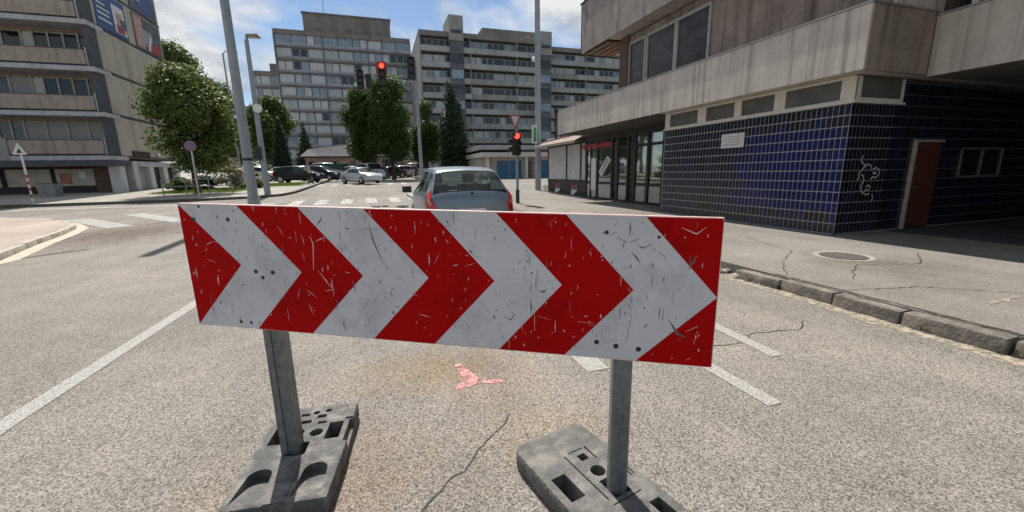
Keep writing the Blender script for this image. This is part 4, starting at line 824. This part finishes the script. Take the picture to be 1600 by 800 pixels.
def make_car(kind, label, paint_m, loc, rz, detail=False, group=None):
    t_ = thing('car', label, 'van' if kind == 'van' else 'car', loc, rz, group); at, NS, NT = car_surf(kind); sub = 8 if detail else 3
    wins = WIN[kind]
    def inwin(s_, t_):
        if not detail: return False
        for (nm, a, b, c, d) in wins:
            if a < s_ < b and (c < t_ < d or (nm == 'side_window' and c < 14-t_ < d)): return True
        return False
    mb = MB(); S = [i/sub for i in range((NS-1)*sub+1)]; T = [j/sub for j in range((NT-1)*sub+1)]
    if detail:
        for (_, a, b, c, d) in wins: S += [a,b]; T += [c,d,14-c,14-d]
        S = sorted(set(round(v,4) for v in S)); T = sorted(set(round(v,4) for v in T))
    n = len(T); vs = [at(a, b) for a in S for b in T]; fs = []
    for i in range(len(S)-1):
        for j in range(n-1):
            if not inwin((S[i]+S[i+1])/2, (T[j]+T[j+1])/2): fs.append((i*n+j,(i+1)*n+j,(i+1)*n+j+1,i*n+j+1))
    fs += [tuple(range(n)), tuple(range((len(S)-1)*n+n-1,(len(S)-1)*n-1,-1))]
    mb.add(vs, fs); body = obj('body', mb, paint_m, t_, smooth=50)
    G_ = CAR_GLASS if detail else CAR_GLASS_D
    for (nm, a, b, c, d) in wins:
        obj(nm, patch(at,a,b,c,d,-.004 if detail else .008,4,8), G_, t_, smooth=True)
        if nm == 'side_window': obj(nm, patch(at,a,b,14-d,14-c,-.004 if detail else .008,4,4), G_, t_, smooth=True)
    for q in (0,1):
        t0, t1 = ((3.0,4.9) if kind != 'van' else (3.6,5.2)); t0, t1 = (t0,t1) if q == 0 else (14-t0,14-t1)
        tl = obj('tail_light', patch(at,.02,1.36 if kind == 'hatch' else 1.25,t0,t1,.012,6,6), RED_L, t_, smooth=True)
        if detail:
            f_ = lambda v: t0+(t1-t0)*v
            obj('clear_lens', patch(at,.5,1.15,f_(.34),f_(.62),.017,4,4), AMB_L, tl, smooth=True)
            obj('lens_rib', patch(at,.3,1.4,f_(.30),f_(.34),.018,4,2), RED_L, tl, smooth=True)
        t0, t1 = ((3.3,5.3) if q == 0 else (10.7,8.7)); obj('headlight', patch(at,7.15,7.9,t0,t1,.008,4,4), LAMP, t_, smooth=True)
        sx_ = -1 if q == 0 else 1
        mb = MB(); w_ = PROF[kind][5][1]; zb_ = PROF[kind][5][3]; y_ = PROF[kind][6][0]-.28
        mb.box(sx_*(w_+.02) if sx_ > 0 else -(w_+.24), (w_+.24) if sx_ > 0 else -(w_+.02), y_-.05,y_+.06,zb_+.0,zb_+.16); obj('wing_mirror', mb, M_BLACK, t_, bev=.03, smooth=True)
        for y_ in (PROF[kind][2][0]+.22, PROF[kind][6][0]+.1):
            mb = MB(); xx = sx_*(PROF[kind][4][1]-.19); mb.tube([(xx,y_,.31),(xx+sx_*.2,y_,.31)], .31, 20); wh = obj('wheel', mb, TYRE, t_, smooth=True)
            mb = MB(); mb.tube([(xx+sx_*.2,y_,.31),(xx+sx_*.206,y_,.31)], .2, 14); obj('rim', mb, RIM, wh, smooth=True)
    mb = MB(); mb.box(-.26,.26,-.02,.01,.62,.73); obj('number_plate', mb, M_WHITE, t_)
    if detail:
        mb = MB()                                     # seats and headrests
        for (sx_, y_) in ((-.36,2.2),(.36,2.2)):
            mb.box(sx_-.25,sx_+.25,y_-.1,y_+.05,.4,1.12); mb.box(sx_-.13,sx_+.13,y_-.08,y_+.02,1.15,1.36)
        o = obj('front_seats', mb, TRIM, t_, bev=.04, smooth=True)
        mb = MB(); mb.box(-.62,.62,1.05,1.2,.4,.98); 
        for sx_ in (-.4,.4): mb.box(sx_-.12,sx_+.12,1.06,1.16,.98,1.14)
        obj('rear_seat', mb, TRIM, t_, bev=.03, smooth=True)
        mb = MB(); mb.box(-.7,.7,2.85,3.1,.5,.95); obj('dashboard', mb, TRIM, t_, bev=.04); mb = MB(); mb.box(-.66,.66,.2,1.0,.88,.92); obj('parcel_shelf', mb, TRIM, t_)
        mb = MB(); mb.tube([(.02,.06,1.0),(.22,.20,1.10),(-.30,.17,1.075)], .011, 6); mb.tube([(.02,.045,.985),(.02,.07,1.02)], .03, 8); obj('rear_wiper', mb, M_BLACK, t_)
        mb = MB(); mb.tube([(0,.02,.885),(0,.045,.885)], .055, 5); obj('badge', mb, CHROME, t_)
        mb = MB(); mb.tube([(0,1.1,1.5),(0,.98,1.62)], [.012,.006], 6); obj('aerial', mb, M_BLACK, t_)
        obj('roof_lining', patch(at,2.0,5.1,5.1,8.9,-.03,6,6), mat('lining_grey',(.22,.22,.21),.9,.1,5), t_)
    return t_
make_car('hatch', 'silver grey hatchback waiting behind the chevron board, seen from the rear', paint('blue_grey_metallic', (.17,.21,.24), .4), (1.63,7.35,0), R(-1), True)
CX = {}
def carg(x, y): return gz(y)+(.12 if x < -5.2 else 0)
cg = 'cars parked along the street'
for kind, lab, colr, x, y, hd in (
  ('sedan','silver saloon driving up towards the crossing',(.42,.44,.47),-2.6,41.5,R(215)),
  ('van','white van parked behind the silver saloon',(.55,.60,.64),-1.2,51,R(200)),
  ('hatch','black hatchback parked beside the walking pedestrian',(.012,.013,.018),-8.9,43.5,R(258)),
  ('hatch','dark navy hatchback parked at the verge next to the black hatchback',(.02,.025,.05),-7.4,47.5,R(250)),
  ('sedan','white saloon parked in front of the dark cypress',(.60,.60,.60),-12.6,56,R(260)),
  ('hatch','pale grey hatchback parked in the row beside the white saloon',(.40,.44,.47),-10.9,59,R(255)),
  ('hatch','dark plum hatchback parked in front of the pavilion',(.05,.025,.05),-9.2,60,R(250)),
  ('van','light silver van parked by the green skip',(.50,.51,.53),-7.0,57,R(215)),
  ('hatch','pale green hatchback parked behind the silver saloon and the green skip',(.26,.36,.32),-3.2,53,R(205)),
  ('hatch','dark grey hatchback parked in the shade by the round tree',(.05,.055,.06),.8,53,R(160)),
  ('sedan','black saloon parked in the shade under the round trees',(.02,.02,.025),3.4,55,R(120)),
  ('hatch','pale lilac hatchback parked under the trees beside the black saloon',(.46,.40,.45),5.0,57,R(110)),
  ('van','white van parked in front of the tall cypress',(.55,.55,.56),6.8,58,R(100)),
  ('hatch','white hatchback parked behind the tall plain pole',(.58,.58,.57),-13.6,49,R(262)),
  ('sedan','dark saloon parked under the left tree',(.03,.03,.035),-15.0,52,R(262))):
    make_car(kind, lab, paint('paint_%d_%d_%d' % tuple(int(c*255) for c in colr), colr), (x,y,carg(x,y)), hd, group=cg)
# green skip
sk = thing('skip', 'dark green steel skip container standing in the parking row', 'skip', (-5.2,55,carg(-5.3,55)), R(20)); gm_ = mat('skip_green', (.012,.085,.045), .6, .2, 3)
mb = MB(); mb.add([(-1.5,-1,.15),(1.5,-1,.15),(1.5,1,.15),(-1.5,1,.15),(-1.8,-1.1,1.6),(1.8,-1.1,1.6),(1.8,1.1,1.6),(-1.8,1.1,1.6)], [(0,3,2,1),(4,5,6,7),(0,1,5,4),(1,2,6,5),(2,3,7,6),(3,0,4,7)]); obj('bin', mb, gm_, sk)
for x_ in (-1.2,-.4,.4,1.2): mb = MB(); mb.box(x_-.05,x_+.05,-1.16,-1.0,.2,1.6); obj('rib', mb, gm_, sk)
mb = MB(); mb.box(-1.85,1.85,-1.15,1.15,1.6,1.72); obj('rim', mb, gm_, sk); mb = MB(); mb.box(-1.4,1.4,-.8,.8,0,.15); obj('skid', mb, M_BLACK, sk)

# ------------------------------------------------------------------ trees
L_MID = leafmat('leaf_mid', (.018,.044,.010), (.095,.155,.030), .42); L_LIGHT = leafmat('leaf_light', (.032,.064,.013), (.14,.185,.042), .4); L_DARK = leafmat('leaf_dark', (.010,.026,.011), (.035,.062,.022), .25); L_PALE = leafmat('leaf_pale', (.16,.17,.10), (.36,.34,.24), .3)
def crown_mesh(name, blobs, n, size, m, rnd, shell=.55):
    vs, fs, tone = [], [], []; tot = sum(b[3]*b[4]*b[5] for b in blobs)
    for (bx,by,bz,rx,ry,rz_) in blobs:
        for _ in range(int(n*rx*ry*rz_/tot)):
            d = Vector((rnd.gauss(0,1),rnd.gauss(0,1),rnd.gauss(0,1))).normalized(); r_ = shell*.6+(1-shell*.6)*rnd.random()**.5
            wob = 1+.16*math.sin(d.x*7+bx*3)*math.sin(d.z*6+by)+.12*math.sin(d.y*11+d.z*9)
            p = Vector((bx+d.x*rx*r_*wob, by+d.y*ry*r_*wob, bz+d.z*rz_*r_*wob)); nn = (d+Vector((rnd.gauss(0,.6),rnd.gauss(0,.6),rnd.gauss(0,.6)+.3))).normalized()
            a = nn.cross(Vector((rnd.gauss(0,1),rnd.gauss(0,1),rnd.gauss(0,1)))).normalized(); b = nn.cross(a); sz = size*rnd.uniform(.55,1.25); o = len(vs)
            vs += [p-a*sz*.5, p+b*sz*.32+nn*sz*.08, p+a*sz*.55, p-b*sz*.34]; fs.append((o,o+1,o+2,o+3)); tone.append(min(1,max(0,rnd.gauss(.45,.22))))
    me = bpy.data.meshes.new(name); me.from_pydata(vs,[],fs); me.materials.append(m); me.update()
    at = me.attributes.new('tone','FLOAT','FACE'); at.data.foreach_set('value', tone); return me
def tree(name, label, x, y, z, blobs, trunk_h, tr, n, size, m, seed, group=None, cat='tree', limbs=6):
    rnd = random.Random(seed); t_ = thing(name, label, cat, (x,y,z), 0, group)
    if trunk_h:
        mb = MB(); mid = (rnd.uniform(-.12,.12),rnd.uniform(-.1,.1),trunk_h*.55); top = (rnd.uniform(-.2,.2),0,trunk_h)
        mb.tube([(0,0,-.1),(0,0,.15),mid,top], [tr*1.35,tr,tr*.8,tr*.6], 9); tk = obj('trunk', mb, M_BARK, t_, smooth=True)
        for i in range(limbs):
            b = rnd.choice(blobs); e_ = Vector((b[0]+rnd.uniform(-.5,.5)*b[3], b[1]+rnd.uniform(-.5,.5)*b[4], b[2]+rnd.uniform(-.2,.5)*b[5])); st_ = Vector(mid)+(Vector(top)-Vector(mid))*rnd.random()
            mb = MB(); mb.tube([st_, st_.lerp(e_,.5)+Vector((0,0,.15)), e_], [tr*.45,tr*.28,tr*.1], 6); obj('limb', mb, M_BARK, tk, smooth=True)
    put('crown', crown_mesh('crown', blobs, n, size, m, rnd), t_); return t_
def scatter(rx, ry, z0, z1, n, seed, top=.6):
    rnd = random.Random(seed); out_ = []
    for i in range(n):
        a = rnd.uniform(0,6.28); h = rnd.random(); k = math.sin(math.pi*(.12+.83*h))**.7; r_ = rnd.uniform(.25,.75)*k
        out_.append((math.cos(a)*rx*r_, math.sin(a)*ry*r_, z0+(z1-z0)*(.12+.78*h), rx*rnd.uniform(.3,.48), ry*rnd.uniform(.3,.48), (z1-z0)*rnd.uniform(.13,.2)))
    return out_
tree('broadleaf_tree','big lime green tree in front of the gable with posters',-10.35,29.6,gz(29)+.1,scatter(2.7,2.4,1.5,7.2,34,1),2.6,.17,24000,.19,L_LIGHT,1)
tree('broadleaf_tree','tall tree rising behind the gable with posters',-18.0,51,gz(51),scatter(3.0,3,4.5,13.4,20,2),5.5,.25,14000,.30,L_MID,2)
tree('broadleaf_tree','leafy green tree behind the tall plain pole',-16.5,57,gz(57),scatter(3.6,3,1.2,11.0,24,3),3.5,.25,15000,.30,L_MID,3)
tree('broadleaf_tree','light green tree behind the curved street lamp',-15.0,66,gz(66),scatter(3.2,3,2.0,9.6,18,4),4,.25,13000,.32,L_LIGHT,4)
tree('broadleaf_tree','pale crowned tree above the dark cypress',-13.6,68,gz(68),scatter(2.9,2.6,4.5,11.0,18,5),4,.25,12000,.32,L_LIGHT,5)
tree('cypress','wide dark cypress beside the pale crowned tree',-11.3,60,gz(60),[(0,0,1.2+.62*i,1.35-.11*i,1.35-.11*i,.9) for i in range(11)],1.5,.15,11000,.24,L_DARK,6)
tree('fir_tree','small dark fir in front of the tall apartment block',-11.0,78,gz(78),[(0,0,1.0+.8*i,2.1-.2*i,2.1-.2*i,.62) for i in range(10)],1.2,.15,8000,.3,L_DARK,7)
tree('broadleaf_tree','round dark green tree left of the twin crossing trees',-.9,50.5,gz(50),scatter(2.6,2.3,1.6,9.9,30,8),2.6,.2,22000,.25,L_MID,8)
tree('broadleaf_tree','round dark green tree with black trunk beside the crossing',1.9,49,gz(49),scatter(3.0,2.6,1.9,10.9,36,9),2.6,.24,28000,.25,L_MID,9)
tree('broadleaf_tree','round green tree behind the signal pole',6.2,53,gz(53),scatter(2.2,2.1,1.6,9.2,22,10),2.6,.2,18000,.25,L_MID,10)
tree('cypress','tall narrow dark cypress beside the annex',8.9,49,gz(49),[(random.uniform(-.2,.2),random.uniform(-.2,.2),1.0+.72*i,(1.75 if i < 7 else 1.75-.19*(i-6)),(1.75 if i < 7 else 1.75-.19*(i-6)),.9) for i in range(14)],1.5,.18,20000,.24,L_DARK,11)
for i, (x, y, rx, h, m, lab) in enumerate(((-11.9,31.0,.9,.9,L_LIGHT,'light green bush under the lime green tree by the gable'),(-11.4,33.0,1.2,.9,L_DARK,'dark low bush at the foot of the lime green tree'),(-9.6,33.2,1.1,1.5,L_PALE,'pale flowering bush right of the lime green tree'),(-8.8,34.5,1.2,1.0,L_LIGHT,'yellow green bush behind the tall plain pole'),(-11.0,36.8,1.5,2.3,L_PALE,'tall pale flowering shrub behind the lime green tree'),(-13.4,64,2.0,2.2,L_LIGHT,'clipped light green shrub below the dark cypress'),(3.9,58,1.7,2.6,L_PALE,'pale shrub between the parked cars under the round trees'))):
    tree('shrub', lab, x, y, gz(y)+.1, scatter(rx,rx,0,h*1.1,9,20+i), 0, 0, 2200, .16, m, 20+i, cat='shrub')
for i in range(16):                                   # wooded slope closing the view behind the houses on the left
    x = -64+i*3.4+random.uniform(-1,1); y = 118+random.uniform(0,14); h = random.uniform(9,13)
    if x > -25: h *= .7
    tree('broadleaf_tree', 'small leafy tree among others on the far wooded slope', x, y, gz(y), scatter(3.6,3,.5,h,9,50+i), 0, .2, 1800, .6, L_MID, 50+i, 'trees on the far slope')

# ------------------------------------------------------------------ grass verges
for j, pl in enumerate(([(-9.6,36.2),(-5.6,36.0),(-5.5,40.6),(-9.4,41.2)], [(-13.2,30.2),(-12.0,29.2),(-8.4,29.4),(-8.0,34.8),(-13.2,35)])):
    me = slab_y(pl, .09, .045); me.materials.append(M_GRASS); struct(put('grass_verge', me))
    vs, fs, tone = [], [], []; rnd = random.Random(j); xs = [p[0] for p in pl]; ys = [p[1] for p in pl]
    for _ in range(5000):
        x, y = rnd.uniform(max(min(xs),-13.1)+.3,max(xs)-.5), rnd.uniform(min(ys)+.5,max(ys)-.5); z = gz(y)+.13; a = rnd.uniform(0,6.28); l_ = rnd.uniform(.06,.16); o = len(vs)
        vs += [(x-.012,y,z),(x+.012,y,z),(x+math.cos(a)*l_*.5,y+math.sin(a)*l_*.5,z+l_)]; fs.append((o,o+1,o+2)); tone.append(rnd.random())
    me = bpy.data.meshes.new('grass'); me.from_pydata(vs,[],fs); me.materials.append(MATS['leaf_light']); at_ = me.attributes.new('tone','FLOAT','FACE'); at_.data.foreach_set('value', tone)
    g_ = put('grass', me); g_['kind'] = 'stuff'; g_['label'] = 'short sunlit grass on the verge by the pavement'; g_['category'] = 'grass'

# ------------------------------------------------------------------ poles, lamps, signals, signs
p1 = thing('utility_pole', 'tall plain grey steel pole leaning out of the junction left of the board', 'pole', (-4.66,18.4,gz(18.4)))
mb = MB(); mb.tube([(0,0,-.1),(0,0,6),(0,0,13)], [.185,.155,.12], 16); obj('shaft', mb, M_POLE, p1, smooth=True)
mb = MB(); mb.tube([(0,0,0),(0,0,.5)], .215, 16); obj('base_sleeve', mb, M_POLE, p1, smooth=True)
mb = MB(); mb.tube([(0,0,1.9),(0,0,2.0)], .19, 16); obj('band', mb, M_DARKF, p1, smooth=True)
me = slab_y([(-5.2,17.0),(-4.1,17.0),(-3.9,18.4),(-4.3,20.2),(-5.0,20.2),(-5.3,18.4)], -.03, .15); me.materials.append(M_FARP); struct(put('pole_refuge', me))
def street_lamp(lab, x, y, z, h, r_, arm, base_dz=.12):
    t_ = thing('street_lamp', lab, 'street lamp', (x,y,z))
    mb = MB(); mb.tube([(0,0,-.1),(0,0,h*.5),(0,0,h)], [r_,r_*.8,r_*.6], 12); obj('shaft', mb, M_POLE, t_, smooth=True)
    mb = MB(); mb.tube([(0,0,h-.1),(arm*.4,-.1,h+.12),(arm,-.2,h+.16)], r_*.35, 8); obj('arm', mb, M_POLE, t_, smooth=True)
    mb = MB(); mb.add([(arm-.15,-.35,h+.06),(arm+.55,-.35,h+.1),(arm+.55,-.05,h+.1),(arm-.15,-.05,h+.06),(arm-.1,-.3,h+.22),(arm+.4,-.3,h+.26),(arm+.4,-.1,h+.26),(arm-.1,-.1,h+.22)], [(0,3,2,1),(4,5,6,7),(0,1,5,4),(1,2,6,5),(2,3,7,6),(3,0,4,7)]); hd = obj('lamp_head', mb, mat('lamp_brass',(.22,.18,.10),.5,.2,5), t_)
    mb = MB(); mb.box(arm,arm+.45,-.3,-.1,h+.045,h+.075); obj('lamp_glass', mb, M_WHITE, hd); return t_
l1 = street_lamp('grey street lamp with short arm and a small round lens on its shaft', -5.93, 26.34, gz(26.3)+.12, 8.05, .17, .18)
mb = MB(); mb.disc((.12,-.26,4.6), .22, (0,1,0), .1, 16); obj('mirror', mb, M_WHITE, l1)
mb = MB(); mb.box(-.3,.02,-.3,-.18,1.9,2.6); obj('signal_box', mb, M_BLACK, l1)
street_lamp('thin far street lamp with square bracket behind the lamp with the lens', -10.4, 38.6, gz(38.6)+.12, 10.0, .09, .5)
p2_ = thing('utility_pole', 'tall grey steel pole with bracket beside the small awning shop', 'pole', (9.0,22.5,.12+gz(22.5)*0))
mb = MB(); mb.tube([(0,0,-.1),(0,0,3),(0,0,11.5)], [.175,.17,.14], 16); obj('shaft', mb, M_POLE, p2_, smooth=True)
mb = MB(); mb.tube([(-.14,0,8.3),(-.6,0,8.45),(-1.0,0,8.3)], .03, 6); obj('bracket', mb, M_POLE, p2_, smooth=True)
gs = thing('shop_sign', 'narrow upright green and white sign hung on the grey pole', 'sign', (8.72,22.3,2.95))
mb = MB(); mb.box(-.14,.14,-.05,.05,0,.95); obj('panel', mb, M_WHITE, gs); mb = MB(); mb.box(-.10,.10,-.055,-.051,.08,.87); obj('green_face', mb, mat('sign_green',(.03,.26,.09),.5,.2,6), gs); mb = MB(); mb.tube([(.14,0,.5),(.3,.1,.5)], .02, 6); obj('hanger', mb, M_POLE, gs)
lamp2 = thing('street_lamp', 'white ball lamp on a thin mast over the roof edge of the corner building', 'street lamp', (18.6,46,gz(46)+.1))
mb = MB(); mb.tube([(0,0,-.1),(0,0,12.2)], [.09,.05], 8); obj('shaft', mb, M_POLE, lamp2, smooth=True); mb = MB(); mb.tube([(0,0,12.2),(-.5,0,12.9)], .03, 6); obj('arm', mb, M_POLE, lamp2)
bm = bmesh.new(); bmesh.ops.create_icosphere(bm, subdivisions=2, radius=.28); me = bpy.data.meshes.new('globe'); bm.to_mesh(me); bm.free(); me.materials.append(M_WHITE); put('globe', me, lamp2, (-.65,0,13.0))

LR = emit('signal_red_lit', (1,.05,.03), 2.2); LOFF = mat('signal_lens_dark', (.03,.03,.03), .25, .3, 10)
def signal_head(par, x, y, z, h, ring=False, lit=True, scale=1.):
    wd = h*.36
    mb = MB(); mb.box(x-wd/2,x+wd/2,y-.08,y+.12,z,z+h); hd = obj('signal_head', mb, M_BLACK, par, bev=.02)
    for i in range(3):
        zc_ = z+h*(.83-.33*i); r_ = h*.125
        mb = MB(); mb.disc((x,y-.095,zc_), r_, (0,1,0), .02, 16); obj('lens', mb, LR if (i == 0 and lit) else LOFF, hd)
        mb = MB(); pts = [(x+math.cos(a)*r_*1.12, zc_+math.sin(a)*r_*1.12) for a in [math.pi*(-.05+1.1*k/10) for k in range(11)]]
        vs = [(a,y-.08,b) for a,b in pts]+[(a,y-.30,b-.02) for a,b in pts]; mb.add(vs, [(k,k+1,12+k,11+k) for k in range(10)]); obj('visor', mb, M_BLACK, hd)
    return hd
ts = thing('traffic_signal', 'red traffic signal on a post with a give way sign on top', 'traffic light', (5.33,15.54,.12))
mb = MB(); mb.tube([(0,0,-.1),(0,0,3.25)], .055, 12); obj('post', mb, M_POLE, ts, smooth=True); mb = MB(); mb.tube([(0,0,0),(0,0,.55)], .075, 12); obj('post_sleeve', mb, M_DARKF, ts, smooth=True)
signal_head(ts, -.06, -.12, 1.88, .88)
mb = MB(); mb.box(-.34,-.12,-.05,.1,2.35,2.5); mb.box(-.34,-.12,-.05,.1,2.05,2.2); obj('side_signal', mb, M_BLACK, ts, bev=.02)
mb = MB(); mb.prism_ax([(-.32,3.38),(.14,3.38),(-.09,2.86)], -.10, -.085, 'y'); sg = obj('give_way_sign', mb, mat('sign_rim_red',(.35,.05,.06),.5,.15,8), ts)
mb = MB(); mb.prism_ax([(-.255,3.345),(.075,3.345),(-.09,2.965)], -.104, -.101, 'y'); obj('sign_face', mb, mat('sign_pinkish_white',(.60,.52,.53),.5,.1,6), sg)
ms = thing('signal_mast', 'grey signal mast with three heads on a thin arm over the crossing', 'traffic light', (2.25,21.9,gz(21.9)))
mb = MB(); mb.tube([(0,0,-.1),(0,0,3),(0,0,6.7)], [.10,.085,.07], 12); obj('mast', mb, M_POLE, ms, smooth=True)
mb = MB(); mb.tube([(0,0,5.65),(-1.3,.05,5.8),(-2.9,.05,5.75)], [.02,.016,.012], 8); obj('arm', mb, M_POLE, ms, smooth=True); mb = MB(); mb.tube([(0,0,4.9),(-.75,.05,5.72)], .02, 6); obj('brace', mb, M_POLE, ms)
signal_head(ms, -.22, -.16, 5.75, 1.05, lit=False); h1 = signal_head(ms, -1.6, -.1, 5.5, .98); signal_head(ms, -2.62, -.1, 5.2, .9, lit=False)
mb = MB(); mb.box(-2.38,-2.12,-.1,.12,5.25,5.95); obj('side_signal', mb, M_BLACK, ms, bev=.02)
mb = MB(); mb.prism_ax([(-1.86,6.02),(-1.78,5.86),(-1.42,5.86),(-1.34,6.02),(-1.34,6.46),(-1.44,6.56),(-1.76,6.56),(-1.86,6.46)], .03, .045, 'y'); obj('backing_board', mb, mat('signal_board_red',(.40,.06,.05),.5,.2,6), ms)
me = slab_y([(1.6,20.6),(2.9,20.6),(3.0,23.4),(1.5,23.4)], -.03, .15); me.materials.append(M_FARP); struct(put('mast_refuge', me))
ns = thing('no_stopping_sign', 'round blue and red no stopping sign on a thin pale pole', 'road sign', (-8.85,25.3,gz(25.3)+.0))
mb = MB(); mb.tube([(0,0,-.1),(0,0,2.95)], .04, 10); obj('pole', mb, mat('pale_pole',(.40,.41,.42),.5,.15,4,metal=.3), ns, smooth=True)
mb = MB(); mb.disc((0,-.07,2.72), .255, (0,1,0), .02, 24); d_ = obj('sign_disc', mb, mat('sign_dull_red',(.28,.10,.13),.5,.15,6), ns); mb = MB(); mb.disc((0,-.076,2.72), .195, (0,1,0), .005, 24); obj('blue_field', mb, mat('sign_blue',(.10,.12,.27),.5,.15,6), d_)
mb = MB(); mb.prism_ax([(-.14,2.60),(-.11,2.57),(.14,2.84),(.11,2.87)], -.082, -.078, 'y'); obj('red_bar', mb, MATS['sign_dull_red'], d_); mb = MB(); mb.prism_ax([(-.14,2.84),(-.11,2.87),(.14,2.60),(.11,2.57)], -.0815, -.0785, 'y'); obj('red_bar', mb, MATS['sign_dull_red'], d_)
st_ = thing('striped_sign_post', 'red and white banded post with a white triangular sign before the shops', 'road sign', (-15.35,25.1,gz(25)+.12))
mb = MB(); mb.tube([(0,0,-.1),(0,0,2.6)], .04, 10); obj('post', mb, M_WHITE, st_, smooth=True)
for i in range(4): mb = MB(); mb.tube([(0,0,.25+i*.3),(0,0,.40+i*.3)], .046, 10); obj('red_band', mb, mat('band_red',(.40,.05,.05),.5,.2,5), st_, smooth=True)
mb = MB(); mb.prism_ax([(-.26,2.2),(.26,2.2),(0,2.72)], -.07, -.055, 'y'); s1_ = obj('triangle_sign', mb, M_WHITE, st_); mb = MB(); mb.prism_ax([(-.1,2.27),(.1,2.27),(0,2.48)], -.075, -.071, 'y'); obj('sign_symbol', mb, M_DARKF, s1_)
pl_ = thing('planter', 'grey concrete planter box standing before the shop windows', 'planter', (-17.6,30.2,gz(30)+.12))
mb = MB(); mb.add([(-.34,-.3,0),(.34,-.3,0),(.34,.3,0),(-.34,.3,0),(-.4,-.36,.72),(.4,-.36,.72),(.4,.36,.72),(-.4,.36,.72)], [(0,3,2,1),(4,5,6,7),(0,1,5,4),(1,2,6,5),(2,3,7,6),(3,0,4,7)]); obj('box', mb, mat('planter_concrete',(.22,.225,.215),.9,.2,4), pl_); mb = MB(); mb.box(-.36,.36,-.32,.32,.72,.75); obj('soil', mb, M_BARK, pl_)
gr = thing('guard_rail', 'low grey railing along the pavement under the lime green tree', 'railing', (-8.0,27.6,gz(27.6)+.12))
for i in range(4): mb = MB(); mb.tube([(-i*1.1,0,0),(-i*1.1,0,.9)], .03, 8); obj('rail_post', mb, M_POLE, gr, smooth=True)
for z_ in (.5,.88): mb = MB(); mb.tube([(0,0,z_),(-3.3,0,z_)], .025, 8); obj('rail_bar', mb, M_POLE, gr, smooth=True)

# ------------------------------------------------------------------ pedestrian
def person(label, x, y, z, rz, shirt, trousers, stride=.22):
    V_ = [(0,0,.95),(0,0,1.15),(0,.0,1.38),(0,.01,1.50),(0,.02,1.62),(0,.02,1.72),
          (-.10,0,.90),(-.11,stride*.4,.50),(-.11,stride,.08),(-.11,stride+.14,.03),
          (.10,0,.90),(.11,-stride*.2,.50),(.11,-stride,.10),(.11,-stride+.13,.03),
          (-.19,0,1.40),(-.24,-.05,1.13),(-.24,.05,.90),(-.24,.09,.82),(.19,0,1.40),(.24,.06,1.13),(.23,.2,.93),(.23,.25,.87)]
    E_ = [(0,1),(1,2),(2,3),(3,4),(4,5),(0,6),(6,7),(7,8),(8,9),(0,10),(10,11),(11,12),(12,13),(2,14),(14,15),(15,16),(16,17),(2,18),(18,19),(19,20),(20,21)]
    Rr = [.14,.14,.16,.06,.095,.08,.095,.065,.045,.035,.095,.065,.045,.035,.06,.045,.035,.03,.06,.045,.035,.03]
    me = bpy.data.meshes.new('body'); me.from_pydata(V_,E_,[]); o = bpy.data.objects.new('tmp', me); COL.objects.link(o)
    sk_ = o.modifiers.new('s','SKIN'); sl = me.skin_vertices[0].data
    for i, r_ in enumerate(Rr): sl[i].radius = (r_, r_*.85)
    sl[0].use_root = True; o.modifiers.new('u','SUBSURF').levels = 1
    dg = bpy.context.evaluated_depsgraph_get(); dg.update(); m2 = bpy.data.meshes.new_from_object(o.evaluated_get(dg)); bpy.data.objects.remove(o)
    for m in (mat('skin',(.42,.26,.19),.6,.1,5), shirt, trousers, mat('hair_dark',(.03,.022,.018),.8,.2,10)): m2.materials.append(m)
    for p in m2.polygons:
        c = p.center; p.use_smooth = True
        p.material_index = 3 if (c.z > 1.66 or (c.z > 1.56 and c.y < -.02)) else 0 if c.z > 1.47 else (2 if c.z < .96 and abs(c.x) < .19 else (0 if (abs(c.x) > .18 and c.z < 1.15) else 1))
    t_ = thing('person', label, 'person', (x,y,z), rz); put('body', m2, t_); return t_
person('person in pale top and dark trousers walking past the verge', -5.35, 38.2, gz(38.2)+.12, R(-70), mat('pale_shirt',(.42,.40,.38),.8,.1,6), mat('dark_trousers',(.02,.02,.03),.9,.2,8))
person('person in dark clothes standing by the signal pole trees', 4.2, 46.5, gz(46.5), R(150), mat('plum_shirt',(.12,.04,.06),.8,.1,6), MATS['dark_trousers'], .08)
